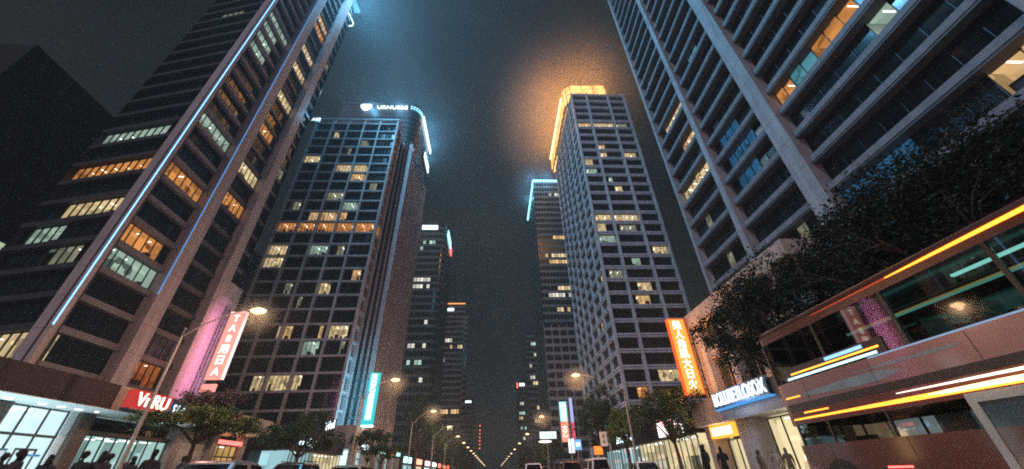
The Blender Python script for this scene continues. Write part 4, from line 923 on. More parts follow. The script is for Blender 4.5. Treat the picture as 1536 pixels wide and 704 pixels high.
def tree(label, x, y, trunk_h, clumps, n, leaf=.16, seed=0, group='street trees', mats=(LEAF,), r0=.16, base=-.26):
    """clumps: (dx, dy, z, rx, ry, rz, material index); leaves are folded pairs of small faces, dense at a clump's shell"""
    rnd = random.Random(seed); t = thing('street_tree', label, 'tree', (x, y, base), group)
    mb = MB(); lean = (rnd.uniform(-.2, .2), rnd.uniform(-.2, .2)); fork = (x + lean[0], y + lean[1], trunk_h)
    mb.tube([(x, y, base), (x, y, base + .25), (x + lean[0] * .4, y + lean[1] * .6, trunk_h * .55), fork], [r0 * 1.5, r0, r0 * .85, r0 * .7], BARK, 9)
    for (dx, dy, z, rx, ry, rz, mi) in clumps:
        c = Vector((x + dx, y + dy, z)); f = Vector(fork); mid = f.lerp(c, .5) + Vector((rnd.uniform(-.2, .2), rnd.uniform(-.2, .2), .15))
        mb.tube([f - Vector((0, 0, .15)), mid, c], [r0 * .5, r0 * .33, r0 * .14], BARK, 6)
        for _ in range(4):
            e = c + Vector((rnd.uniform(-1, 1) * rx, rnd.uniform(-1, 1) * ry, rnd.uniform(-.5, .8) * rz)) * .85
            mb.tube([mid.lerp(c, rnd.uniform(.2, 1)), c.lerp(e, .5) + Vector((0, 0, .08)), e], [r0 * .16, r0 * .1, r0 * .04], BARK, 4, False)
    mb.build('trunk', t, True)
    lb_ = MB(); tot = sum((c[3] * c[4] * c[5]) ** (2 / 3) for c in clumps)
    for (dx, dy, z, rx, ry, rz, mi) in clumps:
        k = int(n * (rx * ry * rz) ** (2 / 3) / tot); m_ = mats[mi % len(mats)]
        sprays = [(rnd.gauss(0, 1), rnd.gauss(0, 1), rnd.gauss(0, .8)) for _ in range(max(6, k // 45))]
        for i in range(k):
            s_ = sprays[i % len(sprays)]; L = math.sqrt(sum(q * q for q in s_)) + 1e-6; rad = .62 + .42 * ((i * 7919) % 97 / 97)
            p = Vector((x + dx + rx * (s_[0] / L * rad + rnd.gauss(0, .13)), y + dy + ry * (s_[1] / L * rad + rnd.gauss(0, .13)), z + rz * (s_[2] / L * rad + rnd.gauss(0, .16))))
            a = leaf * rnd.uniform(.6, 1.5); d = Vector((rnd.gauss(0, 1), rnd.gauss(0, 1), rnd.gauss(-.25, .45))).normalized(); q = d.cross(Vector((rnd.gauss(0, .4), rnd.gauss(0, .4), 1))).normalized(); u = d.cross(q) * .18 * a
            j = len(lb_.v); lb_.v += [tuple(p), tuple(p + d * a * .5 + q * a * .26 + u), tuple(p + d * a), tuple(p + d * a * .5 - q * a * .26 + u)]
            lb_.f.append((j, j + 1, j + 2, j + 3)); lb_.m.append(lb_.mi(m_))
    lb_.build('crown', t); return t
def crown(rx, ry, z0, z1, k, seed, mi=0, flat=.42):
    rnd = random.Random(seed); o = []
    for i in range(k):
        a = 2.4 * i + rnd.uniform(-.4, .4); q = (i + .5) / k; r = math.sqrt(q) * .78; z = z0 + (z1 - z0) * (rnd.uniform(.25, .95) if q > .35 else rnd.uniform(.5, 1)) * (1 - .35 * q)
        o.append((rx * r * math.cos(a), ry * r * math.sin(a), z, rx * rnd.uniform(.28, .42), ry * rnd.uniform(.28, .42), (z1 - z0) * flat * rnd.uniform(.45, .75), mi))
    return o
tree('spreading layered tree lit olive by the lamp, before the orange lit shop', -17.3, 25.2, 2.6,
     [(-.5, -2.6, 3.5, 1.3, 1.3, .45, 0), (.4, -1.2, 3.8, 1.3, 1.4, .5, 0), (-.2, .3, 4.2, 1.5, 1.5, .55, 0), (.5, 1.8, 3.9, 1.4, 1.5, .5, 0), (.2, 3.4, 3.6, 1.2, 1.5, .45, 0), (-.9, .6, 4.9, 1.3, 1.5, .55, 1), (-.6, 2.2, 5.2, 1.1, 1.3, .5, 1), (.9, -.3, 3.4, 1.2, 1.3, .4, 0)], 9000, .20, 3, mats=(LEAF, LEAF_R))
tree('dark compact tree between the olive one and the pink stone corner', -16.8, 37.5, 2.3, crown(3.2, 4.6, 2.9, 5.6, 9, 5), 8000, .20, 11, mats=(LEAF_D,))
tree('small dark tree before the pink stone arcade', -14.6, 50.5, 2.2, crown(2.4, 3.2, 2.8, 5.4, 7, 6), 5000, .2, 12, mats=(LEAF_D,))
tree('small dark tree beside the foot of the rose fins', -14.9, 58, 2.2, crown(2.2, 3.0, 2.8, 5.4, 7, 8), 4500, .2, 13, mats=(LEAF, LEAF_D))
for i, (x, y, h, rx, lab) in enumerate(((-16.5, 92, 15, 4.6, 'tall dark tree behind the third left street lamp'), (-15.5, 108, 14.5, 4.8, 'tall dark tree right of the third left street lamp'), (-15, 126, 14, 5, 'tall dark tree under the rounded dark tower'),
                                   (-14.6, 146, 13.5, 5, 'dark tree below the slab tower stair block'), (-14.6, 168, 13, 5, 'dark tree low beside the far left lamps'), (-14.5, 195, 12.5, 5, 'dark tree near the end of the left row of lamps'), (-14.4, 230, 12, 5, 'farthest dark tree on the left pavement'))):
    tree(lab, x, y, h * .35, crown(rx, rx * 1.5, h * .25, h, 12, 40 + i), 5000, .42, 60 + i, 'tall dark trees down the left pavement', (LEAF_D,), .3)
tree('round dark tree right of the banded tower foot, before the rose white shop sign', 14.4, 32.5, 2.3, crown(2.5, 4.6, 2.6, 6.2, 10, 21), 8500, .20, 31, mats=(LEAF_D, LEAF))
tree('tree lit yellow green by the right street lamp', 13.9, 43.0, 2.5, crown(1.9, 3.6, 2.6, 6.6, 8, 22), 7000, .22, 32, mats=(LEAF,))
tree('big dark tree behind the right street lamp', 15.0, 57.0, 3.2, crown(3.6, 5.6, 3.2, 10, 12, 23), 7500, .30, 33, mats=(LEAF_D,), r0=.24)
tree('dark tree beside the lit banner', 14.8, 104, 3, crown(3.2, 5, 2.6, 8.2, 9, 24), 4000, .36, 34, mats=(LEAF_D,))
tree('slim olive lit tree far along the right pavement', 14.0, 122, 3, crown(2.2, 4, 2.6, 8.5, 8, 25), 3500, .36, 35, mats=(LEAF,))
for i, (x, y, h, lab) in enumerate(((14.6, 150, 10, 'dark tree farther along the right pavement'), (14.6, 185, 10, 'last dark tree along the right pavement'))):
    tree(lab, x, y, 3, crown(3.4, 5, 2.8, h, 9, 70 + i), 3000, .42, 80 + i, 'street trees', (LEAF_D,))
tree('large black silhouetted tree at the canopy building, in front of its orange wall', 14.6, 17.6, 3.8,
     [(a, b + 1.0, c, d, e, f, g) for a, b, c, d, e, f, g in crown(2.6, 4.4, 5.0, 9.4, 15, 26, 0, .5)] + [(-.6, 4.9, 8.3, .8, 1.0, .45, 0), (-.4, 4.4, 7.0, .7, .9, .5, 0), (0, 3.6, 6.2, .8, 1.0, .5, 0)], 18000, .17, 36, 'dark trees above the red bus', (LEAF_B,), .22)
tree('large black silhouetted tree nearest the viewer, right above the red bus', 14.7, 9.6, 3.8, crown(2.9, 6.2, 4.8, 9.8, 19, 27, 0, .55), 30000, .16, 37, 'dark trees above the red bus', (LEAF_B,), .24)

# ================================================================== vehicles
def paint(name, col, metal=.3): return mat('paint_' + name, col, .28, metal, .5, noise=(1.2, .05), coat=.7)
TYRE = mat('tyre', (.015, .015, .015), .8); RIM = mat('rim', (.4, .4, .42), .3, metal=.8); HEADL = glow('headlight', (1, .93, .80), 14.0); TAILL = glow('taillight', (1, .05, .03), 5.0); CARG = dark_glass('car_glass', (.012, .014, .016), .06, .3)
PLATE = mat('plate', (.6, .6, .55), .5)
def car(label, group, p, kind='sedan'):
    """nose towards +y, standing at the origin"""
    t = thing('car', label, 'car', (0, 0, 0), group)
    if kind == 'sedan': L, hw, zb, zr, cab = 4.6, .90, .92, 1.44, (-1.75, -.85, .55, 1.35)
    elif kind == 'suv': L, hw, zb, zr, cab = 4.6, .93, 1.05, 1.72, (-2.1, -1.75, .45, 1.15)
    else: L, hw, zb, zr, cab = 4.7, .95, 1.0, 1.95, (-2.25, -2.05, 1.15, 1.75)
    h2 = L / 2; bm = bmesh.new(); rings = []
    for (y, kw, zt, z0) in ((-h2, .82, zb - .18, .42), (-h2 + .12, .92, zb - .04, .30), (-h2 + .8, 1, zb, .24), (-.6, 1, zb, .22), (.8, 1, zb, .22), (h2 - 1.0, .99, zb - .06, .24), (h2 - .25, .92, zb - .22, .28), (h2, .80, zb - .38, .40)):
        w_ = hw * kw; rings.append([bm.verts.new(q) for q in ((-w_ * .9, y, z0), (-w_, y, (z0 + zt) / 2), (-w_ * .93, y, zt), (-w_ * .4, y, zt + .05), (w_ * .4, y, zt + .05), (w_ * .93, y, zt), (w_, y, (z0 + zt) / 2), (w_ * .9, y, z0))])
    for a, b in zip(rings, rings[1:]):
        for i in range(8): bm.faces.new((a[i], a[(i + 1) % 8], b[(i + 1) % 8], b[i]))
    bm.faces.new(rings[0][::-1]); bm.faces.new(rings[-1]); bmesh.ops.recalc_face_normals(bm, faces=bm.faces)
    me = bpy.data.meshes.new('body'); bm.to_mesh(me); bm.free(); me.materials.append(p)
    o = bpy.data.objects.new('body', me); COL.objects.link(o); o.parent = t; md = o.modifiers.new('smooth', 'SUBSURF'); md.levels = md.render_levels = 2
    me.polygons.foreach_set('use_smooth', [True] * len(me.polygons))
    yb0, yt0, yt1, yb1 = cab; wb, wt = hw * .90, hw * .70
    b4 = [(-wb, yb0, zb), (wb, yb0, zb), (wb, yb1, zb), (-wb, yb1, zb)]; t4 = [(-wt, yt0, zr - .06), (wt, yt0, zr - .06), (wt, yt1, zr - .06), (-wt, yt1, zr - .06)]
    mb = MB(); mb.v = [(*q[:2], q[2] - .04) for q in b4] + t4 + [(-wt * .8, yt0 + .25, zr), (wt * .8, yt0 + .25, zr), (wt * .8, yt1 - .25, zr), (-wt * .8, yt1 - .25, zr)]
    for q in ((0, 1, 5, 4), (1, 2, 6, 5), (2, 3, 7, 6), (3, 0, 4, 7), (4, 5, 9, 8), (5, 6, 10, 9), (6, 7, 11, 10), (7, 4, 8, 11), (8, 9, 10, 11)): mb.f.append(q); mb.m.append(mb.mi(p))
    o = mb.build('cabin', t, True, False); md = o.modifiers.new('round', 'BEVEL'); md.width = .05; md.segments = 3; md.limit_method = 'NONE'
    def pane(nm, q, k0=.08, k1=.10, out=.012, u0=0, u1=1):
        q = [Vector(v) for v in q]; n_ = (q[1] - q[0]).cross(q[3] - q[0]).normalized() * out
        P_ = lambda u, v: q[0].lerp(q[1], u).lerp(q[3].lerp(q[2], u), v) + n_
        g = MB(); g.face([P_(u0 + k0, k1), P_(u1 - k0, k1), P_(u1 - k0, 1 - k1), P_(u0 + k0, 1 - k1)], CARG); g.build(nm, t, False, False)
    B, T = [Vector(q) for q in b4], [Vector(q) for q in t4]
    pane('rear_window', (B[0], B[1], T[1], T[0])); pane('windscreen', (B[2], B[3], T[3], T[2]))
    for a, b in ((1, 2), (3, 0)):
        pane('side_window', (B[a], B[b], T[b], T[a]), .06, .12, u0=0, u1=.5); pane('side_window', (B[a], B[b], T[b], T[a]), .06, .12, u0=.5, u1=1)
    for sx in (-1, 1):
        for yy in (-h2 + .85, h2 - .9):
            mb = MB(); mb.tube([(sx * (hw - .2), yy, .33), (sx * (hw + .01), yy, .33)], .33, TYRE, 18); wh = mb.build('wheel', t, False, False)
            mb = MB(); mb.tube([(sx * (hw + .005), yy, .33), (sx * (hw + .02), yy, .33)], .2, RIM, 12); mb.build('rim', wh, False, False)
        mb = MB(); mb.ball((sx * hw * .66, h2 - .07, zb - .26), (.17, .09, .07), HEADL, 10, 6); mb.build('headlight', t, False, False)
        mb = MB(); mb.box((sx * hw * .55, -h2 + .0, zb - .26), (sx * hw * .86, -h2 + .1, zb - .13), TAILL); mb.build('taillight', t, False, False)
        mb = MB(); mb.ball((sx * (hw + .06), yb1 - .35, zb + .06), (.1, .06, .07), p, 8, 6); mb.build('mirror', t, False, False)
    mb = MB(); mb.box((-.25, -h2 - .015, .5), (.25, -h2 + .05, .62), PLATE); mb.build('number_plate', t, False, False)
    if kind == 'suv':
        mb = MB()
        for sx in (-1, 1): mb.tube([(sx * wt * .86, yt0 + .2, zr + .05), (sx * wt * .86, yt1 - .2, zr + .05)], .025, DMETAL, 6)
        mb.build('roof_rail', t, False, False)
    return t
def place(t, x, y, rz=0): t.location = (x, y, GZ); t.rotation_euler = (0, 0, R(rz)); return t
GN, GO, GA = 'cars in the near lanes', 'oncoming cars with their headlights on', 'cars driving away with red tail lights'
PS, PW, PK, PB, PR, PY = paint('silver', (.36, .35, .36), .7), paint('white', (.68, .66, .64), .1), paint('black', (.02, .02, .022)), paint('blue', (.03, .05, .12)), paint('wine', (.20, .03, .03)), paint('sand', (.46, .36, .22), .4)
c_sed = place(car('low silver car nearest at the left, below the olive tree', GN, PS), -7.7, 12.6, 184)
c_suv = place(car('black car with roof rails behind the silver one, left', GN, PK, 'suv'), -10.4, 23.0, 181)
c_wht = place(car('pale sand car before the pink stone arcade', GN, PY), -6.3, 19.5, 178)
c_van = place(car('white van high above its neighbours right of the avenue', GN, PW, 'van'), 9.4, 39.5, 0)
c_r = place(car('silver pink lit car nearest at the right, below the round dark tree', GN, PW), 10.6, 30.2, -6)
def another(src, label, group, x, y, rz, p=None):
    t = copy_tree(src); t['label'] = label; t['group'] = group; place(t, x, y, rz)
    if p:
        for ch in t.children:
            if ch.name.split('.')[0] in ('body', 'cabin', 'mirror'):
                ch.data = ch.data.copy(); ch.data.materials.clear(); ch.data.materials.append(p)
    return t
another(c_suv, 'wine coloured car with roof rails left of the white van', GN, 6.5, 37.5, 0, PR)
another(c_suv, 'pale car with roof rails, leftmost of the three before the right lamp', GN, 3.6, 40.5, 0, PW)
another(c_sed, 'dark blue car beside the foot of the second left lamp', GN, -6.0, 32.5, 181, PB)
rnd = random.Random(5)
for i in range(13):
    lane = (-10.6, -7.8, -4.6)[i % 3]
    another((c_sed, c_suv, c_wht)[i % 3], 'oncoming car in the dense far traffic left of the centre line', GO, lane + rnd.uniform(-.2, .2), 54 + i * 9.5 + rnd.uniform(-2, 2), 180, (PS, PK, PW, PB)[i % 4])
for i in range(14):
    lane = (4.8, 1.6, 7.9)[i % 3]
    another((c_suv, c_sed, c_van)[i % 3], 'car moving away in the dense far traffic right of the centre line', GA, lane + rnd.uniform(-.2, .2), 55 + i * 9.0 + rnd.uniform(-2, 2), 0, (PK, PS, PR, PW)[i % 4])

# ---- double decker bus
bx0, bx1, by0, by1 = 9.0, 11.45, -.4, 12.2
bus = thing('double_decker_bus', 'red double decker bus passing close by with orange and white side lights', 'bus', (10.2, 6, 0))
BR = paint('bus_red', (.17, .042, .026), .1); BPK = paint('bus_rose', (.33, .165, .155), .1); BRO = paint('bus_roof', (.12, .036, .02), .1)
BK = mat('bus_black', (.012, .012, .012), .35); TEAL = clear_glass('bus_glass_teal', (.13, .24, .23), .09); TEAL2 = clear_glass('bus_glass_dark', (.14, .13, .13), .10)
def ring(mb, z0, z1, mm, t=.06):
    mb.box((bx0, by0, z0), (bx0 + t, by1 - .35, z1), mm); mb.box((bx1 - t, by0, z0), (bx1, by1 - .35, z1), mm); mb.box((bx0 + t, by0, z0), (bx1 - t, by0 + t, z1), mm)
    pts = [(bx0, by1 - .35)] + [(bx0 + .35 - .35 * math.cos(R(a)), by1 - .35 + .35 * math.sin(R(a))) for a in (30, 60, 90)]; pts += [(bx0 + bx1 - x, y) for x, y in pts[::-1]]
    for a, b in zip(pts, pts[1:]): mb.face([(*a, z0), (*a, z1), (*b, z1), (*b, z0)], mm)
mb = MB(); ring(mb, -.12, .98, BR); ring(mb, 1.50, 1.86, BR); mb.build('lower_body', bus)
mb = MB(); ring(mb, 1.865, 2.03, BK, .07); mb.build('black_band', bus)
mb = MB(); ring(mb, 2.035, 2.62, BPK); mb.build('waist_panel', bus)
mb = MB(); SW = mat('livery_pale_teal', (.26, .36, .36), .3, noise=(2, .25), coat=.5)      # pale streaks painted on for smeared reflected light, then the panel seams
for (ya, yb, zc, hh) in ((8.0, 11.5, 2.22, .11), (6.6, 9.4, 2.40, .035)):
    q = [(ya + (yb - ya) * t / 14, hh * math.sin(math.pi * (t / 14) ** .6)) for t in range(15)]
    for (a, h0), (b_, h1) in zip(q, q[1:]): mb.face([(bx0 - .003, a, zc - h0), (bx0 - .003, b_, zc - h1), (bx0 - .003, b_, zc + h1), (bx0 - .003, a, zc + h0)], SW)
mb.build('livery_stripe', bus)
mb = MB()
for yy in (2.1, 4.3, 6.5, 8.7, 10.9):
    for (za, zb) in ((2.05, 2.59), (1.52, 1.555), (-.1, .96)): mb.box((bx0 - .004, yy - .006, za), (bx0 + .01, yy + .006, zb), BK)
mb.build('seam', bus)['kind'] = 'stuff'
mb = MB(); ring(mb, 3.86, 4.12, BRO); mb.obox((bx0 + .1, by0 + .1, 4.10), (bx1 - bx0 - .2, 0, 0), (0, by1 - by0 - .3, 0), (0, 0, .16), BRO)
for s_ in (bx0, bx1):
    mb.tube([(s_ + (.10 if s_ == bx0 else -.10), by0 + .1, 4.14), (s_ + (.10 if s_ == bx0 else -.10), by1 - .3, 4.14)], .115, BRO, 10)
mb.build('roof', bus)
mb = MB(); mb.box((bx0 + .08, by0 + .1, 2.06), (bx1 - .08, by1 - .4, 2.12), BK); mb.box((bx0 + .1, by0 + .1, .4), (bx1 - .1, by1 - .5, .46), BK); mb.build('deck', bus)
for yy in (1.0, 3.2, 5.4, 7.6, 9.8):
    for s_ in (bx0 + .02, bx1 - .02):
        mb = MB(); mb.face([(s_, yy, 2.62), (s_, yy + 2.12, 2.62), (s_, yy + 2.12, 3.86), (s_, yy, 3.86)], TEAL if yy < 7 else TEAL2); g_ = mb.build('upper_window', bus)
        if s_ < 10: mb = MB(); mb.box((bx0 + .004, yy + 2.12, 2.62), (bx0 + .05, yy + 2.2, 3.86), BK); mb.build('window_post', g_)
mb = MB()
for yy in [1.2 + .95 * i for i in range(11)]:
    for xx in (9.25, 10.55):
        mb = MB(); c_ = mat('seat_cloth', (.05, .10, .10), .8, noise=(8, .4)); mb.box((xx, yy, 2.42), (xx + .72, yy + .45, 2.52), c_); mb.box((xx, yy + .38, 2.52), (xx + .72, yy + .46, 3.12), c_); mb.build('seat', bus)
TBL = glow('bus_tube', (.62, .95, .86), 2.2); OLED = glow('bus_led_orange', (1, .30, .03), 3.2); WLED = glow('bus_led_white', (1, .86, .66), 4.0); HLED = glow('bus_led_hot', (1, .72, .34), 5.0)
mb = MB(); mb.box((9.75, 1.0, 3.78), (9.83, 6.6, 3.83), TBL); mb.box((10.8, 1.0, 3.78), (10.88, 10.6, 3.83), glow('bus_tube_dim', (.35, .8, .72), .8)); mb.box((9.5, 2.5, 3.42), (9.53, 9.0, 3.45), glow('bus_rail_amber', (1, .55, .18), .9)); mb.box((11.1, 2.0, 3.05), (11.12, 7.5, 3.09), glow('bus_line_blue', (.15, .35, .9), .9)); mb.box((10.9, 7.4, 2.9), (10.92, 11.0, 2.96), glow('bus_line_violet', (.45, .22, .8), .7)); mb.build('ceiling_light', bus)  # amber, blue and violet glowing strips put in for light streaks in the windows
lamp('AREA', 'deck_light', (10.2, 5, 3.75), 60, (.45, .9, .82), bus, 1.5, (0, 0, -1), 9)
mb = MB(); mb.ball((10.4, 7.0, 3.15), (.05, .16, .06), glow('amber_bead', (1, .5, .12), 4), 8, 6); mb.build('amber_lamp', bus)
mb = MB(); mb.box((bx0 - .012, 1.0, 2.60), (bx0 + .01, 8.6, 2.635), glow('sill_led_blue', (.30, .42, .62), .75)); mb.build('sill_light', bus)
mb = MB(); mb.box((bx0 - .008, 8.05, 2.645), (bx0 + .05, 11.55, 2.985), BK); mb.build('display_panel', bus)
mb = MB(); mb.box((bx0 - .015, 8.3, 2.66), (bx0 + .015, 11.4, 2.72), glow('led_ice', (.55, .9, .95), 1.6)); mb.box((bx0 - .015, 8.2, 2.78), (bx0 + .015, 11.2, 2.82), OLED); mb.box((bx0 - .015, 8.6, 2.86), (bx0 + .015, 9.8, 2.94), glow('led_blue', (.25, .5, 1), 1.6)); mb.build('route_light', bus)
mb = MB(); mb.tube([(bx0 - .01, .2, 4.06), (bx0 - .01, 4.5, 4.06), (bx0 - .01, 6.2, 4.06), (bx0 - .01, 7.2, 4.06)], [.045, .04, .028, .012], OLED, 8); mb.tube([(bx0, 7.2, 4.06), (bx0, 9.6, 4.06)], [.02, .01], glow('bus_led_red', (.8, .10, .03), .6), 8); mb.build('roof_light', bus)
mb = MB(); mb.tube([(bx0 - .01, .5, 1.79), (bx0 - .01, 5.6, 1.79), (bx0 - .01, 7.0, 1.79), (bx0 - .01, 8.4, 1.79)], [.028, .026, .018, .006], WLED, 8); mb.build('side_light', bus)
mb = MB(); mb.tube([(bx0 - .012, .5, 1.655), (bx0 - .012, 6.4, 1.655), (bx0 - .012, 7.4, 1.65), (bx0 - .012, 8.1, 1.645)], [.052, .048, .036, .012], HLED, 8); mb.tube([(bx0 + .012, .5, 1.64), (bx0 + .012, 8, 1.64), (bx0 + .004, 10, 1.64), (bx0 + .004, 11.8, 1.64)], [.085, .05, .028, .02], OLED, 8); mb.build('side_light', bus)
mb = MB(); mb.box((bx0 - .015, 10.4, 1.76), (bx0 + .02, 11.3, 1.79), OLED); mb.box((bx0 - .015, 11.2, 2.2), (bx0 + .02, 11.8, 2.23), OLED); mb.build('marker_light', bus)
for yy in (7.25, 9.0, 10.6):
    mb = MB(); y2 = min(yy + 1.68, 11.84); mb.face([(bx0 + .02, yy, .98), (bx0 + .02, y2, .98), (bx0 + .02, y2, 1.5), (bx0 + .02, yy, 1.5)], TEAL2); mb.box((bx0 + .004, y2 - .07, .98), (bx0 + .05, y2, 1.5), BK); mb.build('lower_window', bus)
WF = mat('door_frame_cream', (.62, .60, .50), .4)
mb = MB(); mb.box((bx0 - .02, 7.02, .34), (bx0 + .05, 7.16, 1.56), WF); mb.box((bx0 - .02, 5.2, 1.40), (bx0 + .05, 7.02, 1.56), WF); mb.box((bx0 - .02, 5.05, .34), (bx0 + .05, 5.2, 1.56), WF); dr = mb.build('door', bus)
mb = MB(); mb.box((bx0 + .01, 5.2, .36), (bx0 + .03, 7.02, 1.40), mat('door_teal', (.025, .075, .09), .25, coat=.5)); mb.build('door_panel', dr)
mb = MB(); mb.tube([(bx0 + .005, 5.95, 1.16), (bx0 - .012, 5.95, 1.16)], .13, mat('badge_cream', (.55, .40, .22), .5), 20); mb.tube([(bx0 - .0125, 5.95, 1.16), (bx0 - .016, 5.95, 1.16)], .08, mat('badge_rust', (.35, .16, .07), .5), 16); mb.build('badge', dr)
mb = MB(); mb.box((bx0 - .004, 5.25, .40), (bx0 + .012, 6.5, .86), mat('notice_cream', (.50, .46, .34), .6)); nt_ = mb.build('notice', dr); lettering('cuibuut', .16, COLD, plane_m((bx0 - .006, 6.05, .76), (-1, 0, 0)), nt_, 'notice_lettering', .002)
for yy in (1.9, 10.8):
    for s_ in (bx0, bx1 - .3):
        mb = MB(); mb.tube([(s_ - .004, yy, -.02), (s_ + .304, yy, -.02)], .47, TYRE, 24); wh = mb.build('wheel', bus); mb = MB(); mb.tube([(s_ - .012, yy, -.02), (s_ - .005, yy, -.02)], .27, BK, 16); mb.build('rim', wh)
for yy in (1.9, 10.8):
    mb = MB(); mb.tube([(bx0 - .006, yy, 0.02), (bx0 + .03, yy, 0.02)], .60, BK, 28); mb.build('wheel_arch', bus)
mb = MB(); mb.box((bx0 - .01, 8.9, .40), (bx0 + .02, 9.5, .44), LED_R); mb.build('side_marker', bus)
mb = MB(); mb.face([(bx0 + .4, by1 - .01, 1.0), (bx1 - .4, by1 - .01, 1.0), (bx1 - .4, by1 - .01, 1.5), (bx0 + .4, by1 - .01, 1.5)], TEAL2); mb.face([(bx0 + .4, by1 - .01, 2.65), (bx1 - .4, by1 - .01, 2.65), (bx1 - .4, by1 - .01, 3.85), (bx0 + .4, by1 - .01, 3.85)], TEAL2); mb.build('windscreen', bus)
for xx in (9.3, 11.1): mb = MB(); mb.ball((xx, by1, .7), (.16, .06, .12), HEADL, 10, 6); mb.build('headlight', bus)
KB = .9056                                                  # size of the whole bus, set from its height beside the kerb
bus.scale = (KB, KB, KB); bus.location = Vector((0, 0, .5)) + KB * (bus.location - Vector((0, 0, .5)))

# ================================================================== people
def person(label, x, y, h, face, col, hair=(.012, .010, .010), pose='stand', long_hair=False, group='people on the left pavement', legs=(.03, .03, .035)):
    """one continuous skinned body, nose towards +y before turning"""
    V, E, Rr = [], [], []
    def j(p, r, par=None):
        V.append(p); Rr.append(r)
        if par is not None: E.append((par, len(V) - 1))
        return len(V) - 1
    st = .22 if pose == 'walk' else .03
    pe = j((0, 0, .95), .125); sp = j((0, .01, 1.12), .12, pe); ch = j((0, .0, 1.33), .145, sp); nk = j((0, .0, 1.48), .058, ch); hd = j((0, .02, 1.56), .055, nk)
    hands = []
    for s in (-1, 1):
        hip = j((s * .10, 0, .90), .095, pe); kn = j((s * .105, s * st * .55 + .04, .50), .062, hip); an = j((s * .105, s * st - .03, .10), .042, kn); j((s * .12, s * st + .13, .045), .034, an)
        sh = j((s * .185, -.005, 1.42), .062, ch)
        if pose == 'phone' and s == 1: el = j((s * .25, .06, 1.14), .045, sh); wr = j((s * .14, .26, 1.22), .032, el); fd = Vector((-.25, .7, .65)).normalized()
        else: el = j((s * .225, -s * st * .35 - .02, 1.14), .048, sh); wr = j((s * .215, -s * st * .7 + .07, .90), .031, el); fd = Vector((0, .18, -1)).normalized()
        pm = j(tuple(Vector(V[wr]) + fd * .07), .030, wr); hands.append((V[wr], fd)); side = fd.cross(Vector((s, 0, 0))).normalized()
        for q, ln in ((-.030, .070), (-.010, .082), (.010, .078), (.030, .060)):
            b0 = Vector(V[pm]) + side * q + fd * .03; a = j(tuple(b0), .010, pm); c = j(tuple(b0 + fd * ln * .5 + Vector((-s * .006, 0, 0))), .0095, a); j(tuple(b0 + fd * ln + Vector((-s * .022, 0, 0))), .008, c)
        a = j(tuple(Vector(V[wr]) + fd * .04 - side * .035), .012, pm); j(tuple(Vector(V[wr]) + fd * .085 - side * .055 + Vector((-s * .015, 0, 0))), .010, a)
    me = bpy.data.meshes.new('body'); me.from_pydata(V, E, []); o = bpy.data.objects.new('tmp', me); COL.objects.link(o)
    md = o.modifiers.new('skin', 'SKIN'); md.use_smooth_shade = True; md.branch_smoothing = .6
    for i, v in enumerate(me.skin_vertices[0].data): v.radius = (Rr[i] * (1.42 if i in (pe, sp, ch) else 1.3 if Rr[i] > .04 else 1), Rr[i] * (1.0 if i in (pe, sp, ch) else 1.3 if Rr[i] > .04 else 1)); v.use_root = (i == pe)
    ss = o.modifiers.new('sub', 'SUBSURF'); ss.levels = ss.render_levels = 1
    dg = bpy.context.evaluated_depsgraph_get(); dg.update(); b = bpy.data.meshes.new_from_object(o.evaluated_get(dg)); bpy.data.objects.remove(o)
    bm = bmesh.new(); bm.from_mesh(b); n0 = len(bm.faces)
    def blob(c, r, n=14, k=10):
        res = bmesh.ops.create_uvsphere(bm, u_segments=n, v_segments=k, radius=1); 
        for v in res['verts']: v.co = Vector((v.co.x * r[0] + c[0], v.co.y * r[1] + c[1], v.co.z * r[2] + c[2]))
    blob((0, .025, 1.635), (.074, .094, .115)); blob((0, .125, 1.625), (.014, .018, .026), 8, 6); blob((0, .108, 1.575), (.026, .012, .008), 8, 6)
    for s in (-1, 1): blob((s * .075, .01, 1.63), (.012, .022, .032), 8, 6); blob((s * .03, .108, 1.65), (.013, .008, .008), 8, 6)
    k = h / 1.75
    for f in bm.faces:
        c = f.calc_center_median(); f.smooth = True
        hand = any((c - Vector(w_)).dot(fd) > .0 and (c - Vector(w_)).length < .24 for w_, fd in hands)
        f.material_index = 3 if (hand or c.z > 1.50) else (2 if c.z < .10 else (1 if c.z < .93 else 0))
        if f.index >= n0: f.material_index = 3
    bmesh.ops.scale(bm, vec=(k, k, k), verts=bm.verts); bm.to_mesh(b); bm.free()
    b.materials.clear(); kk = '%.2f_%.2f_%.2f' % col
    for mm in (mat('jacket_' + kk, col, .8, noise=(12, .2)), mat('trousers_%.2f' % legs[0], legs, .8), mat('shoes', (.02, .02, .02), .5), mat('skin', (.42, .25, .18), .5)): b.materials.append(mm)
    t = bpy.data.objects.new('person', b); COL.objects.link(t); t.location = (x, y, -.26); t.rotation_euler = (0, 0, R(face)); tag(t, label, 'person', group)
    hb = MB(); hm = mat('hair_%.2f' % hair[0], hair, .55, noise=(30, .3))
    hb.ball((0, -.005 * k, 1.668 * k), (.085 * k, .100 * k, .096 * k), hm, 14, 10)
    if long_hair: hb.ball((0, -.055 * k, 1.56 * k), (.088 * k, .055 * k, .17 * k), hm, 12, 8)
    hb.build('hair', t, True, False)
    return t
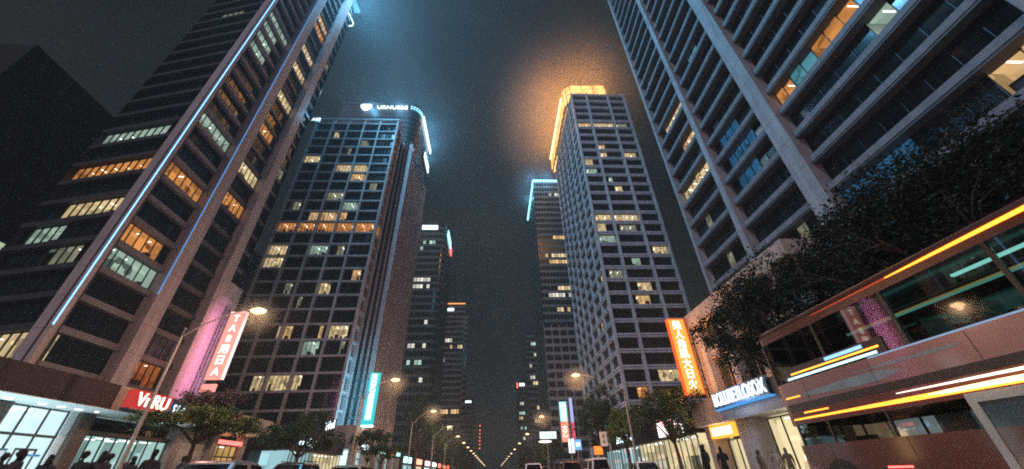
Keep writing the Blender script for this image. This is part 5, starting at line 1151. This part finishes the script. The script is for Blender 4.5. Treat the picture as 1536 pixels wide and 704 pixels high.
for (lab, x, y, h, fc, c, po, lh) in (
    ('person in a black coat at the very left edge, before the teal lit shopfront', -15.1, 13.9, 1.74, 200, (.03, .03, .03), 'stand', False),
    ('person with long dark hair second from the left edge', -13.6, 12.9, 1.76, 160, (.05, .04, .04), 'stand', True),
    ('person in dark clothes before the white door of the first shop', -14.7, 14.9, 1.72, 30, (.04, .04, .05), 'walk', True),
    ('lone slim person standing against the white shop panel', -13.0, 14.2, 1.75, 180, (.03, .03, .03), 'stand', False),
    ('person left of the lamp pole, first of the close group before the green lit shop', -12.7, 14.5, 1.76, 20, (.06, .05, .05), 'walk', True),
    ('person in the middle of the close group before the green lit shop', -13.5, 15.7, 1.76, 150, (.03, .03, .035), 'phone', False),
    ('short person at the lamp pole foot, right of the close group', -16.0, 19.5, 1.66, 190, (.05, .05, .05), 'stand', True),
    ('person half hidden behind the lamp pole', -13.8, 17.1, 1.74, 10, (.04, .04, .04), 'walk', False),
    ('tall person with short hair walking right of the lamp pole', -11.5, 15.0, 1.80, 60, (.05, .045, .05), 'walk', False),
    ('person nearest the trunk of the olive tree', -12.2, 17.5, 1.74, 170, (.04, .04, .045), 'stand', False)):
    person(lab, x, y, h, fc, c, pose=po, long_hair=lh)
for (lab, x, y, h, fc, c, po, lh) in (
    ('short haired person in black, left of the two before the kiosk', 10.0, 19.8, 1.74, 30, (.02, .02, .02), 'stand', False),
    ('broad person in black, right of the two before the kiosk', 11.1, 20.3, 1.66, -20, (.02, .02, .022), 'phone', False),
    ('person with long hair before the yellow lit shop glass, right of the column', 14.6, 22.9, 1.56, 200, (.06, .05, .04), 'stand', True),
    ('person in a pale grey top beside the long haired one', 14.8, 21.9, 1.56, 170, (.28, .25, .22), 'walk', False),
    ('person in a brown top, last of the three before the yellow lit glass', 15.0, 21.2, 1.56, 150, (.16, .11, .08), 'stand', True)):
    person(lab, x, y, h, fc, c, pose=po, long_hair=lh, group='people on the right pavement')

# ================================================================== night air
hz = bpy.data.materials.new('night_air'); hz.use_nodes = True; hz.cycles.volume_sampling = 'EQUIANGULAR'; t = hz.node_tree; t.nodes.clear()
o = t.nodes.new('ShaderNodeOutputMaterial'); v = t.nodes.new('ShaderNodeVolumePrincipled'); v.inputs['Color'].default_value = (.74, .93, 1, 1); v.inputs['Density'].default_value = .00075; v.inputs['Anisotropy'].default_value = .25
t.links.new(v.outputs[0], o.inputs['Volume'])
mb = MB(); mb.box((-390, -100, -1.2), (390, 910, 145), hz); h_ = mb.build('haze'); h_['kind'] = 'stuff'

def halo(name, c, r, dens, pw=1.0):
    """a soft edged pocket of damp air that a lamp lights up; thins out evenly from its middle, uneven like cloud"""
    m_ = MATS.get('mist_%g' % dens)
    if m_ is None:
        m_ = bpy.data.materials.new('mist'); m_.use_nodes = True; m_.cycles.volume_sampling = 'EQUIANGULAR'; t = m_.node_tree; t.nodes.clear(); MATS['mist_%g' % dens] = m_
        o = t.nodes.new('ShaderNodeOutputMaterial'); v = t.nodes.new('ShaderNodeVolumePrincipled'); v.inputs['Color'].default_value = (1, .87, .66, 1) if name == 'lamp_mist' else (.95, .96, 1, 1)
        tc = t.nodes.new('ShaderNodeTexCoord'); ln = t.nodes.new('ShaderNodeVectorMath'); ln.operation = 'DISTANCE'; ln.inputs[1].default_value = (.5, .5, .5)
        t.links.new(tc.outputs['Generated'], ln.inputs[0])
        mr = t.nodes.new('ShaderNodeMapRange'); mr.interpolation_type = 'SMOOTHERSTEP'; mr.inputs[1].default_value = .04; mr.inputs[2].default_value = .49; mr.inputs[3].default_value = 1; mr.inputs[4].default_value = 0
        t.links.new(ln.outputs['Value'], mr.inputs[0])
        n = t.nodes.new('ShaderNodeTexNoise'); n.inputs['Scale'].default_value = 3.2; n.inputs['Detail'].default_value = 3; t.links.new(tc.outputs['Generated'], n.inputs['Vector'])
        n2 = t.nodes.new('ShaderNodeMapRange'); n2.inputs[1].default_value = .3; n2.inputs[2].default_value = .7; n2.inputs[3].default_value = .45 * dens; n2.inputs[4].default_value = 1.45 * dens; t.links.new(n.outputs['Fac'], n2.inputs[0])
        mu = t.nodes.new('ShaderNodeMath'); mu.operation = 'MULTIPLY'; sq = t.nodes.new('ShaderNodeMath'); sq.operation = 'POWER'; sq.inputs[1].default_value = pw; t.links.new(mr.outputs[0], sq.inputs[0]); t.links.new(sq.outputs[0], mu.inputs[0]); t.links.new(n2.outputs[0], mu.inputs[1]); t.links.new(mu.outputs[0], v.inputs['Density'])
        t.links.new(v.outputs[0], o.inputs['Volume'])
    mb = MB(); mb.ball(c, r, m_, 16, 10); o = mb.build(name); o['kind'] = 'stuff'
for c, r in (((-13.95, 21.2, 8.8), 1.7), ((-10.1, 40.3, 8.8), 2.0), ((-9.2, 62.6, 8.8), 2.3), ((8.6, 39.6, 8.8), 2.0), ((8.6, 71.9, 8.8), 2.4)): halo('lamp_mist', c, (r, r, r), 1.1, 3.0)  # added round the near lamps alone, so their bloom shows as lit air
halo('low_cloud', (30, 95, 117), (40, 46, 36), .013)  # these four volumes are added round lit crowns to widen their glow
halo('low_cloud', (-32, 78, 97), (34, 34, 25), .0042)
halo('low_cloud', (-33, 46, 93), (26, 26, 26), .0014)
halo('low_cloud', (26, 160, 136), (24, 30, 20), .006)
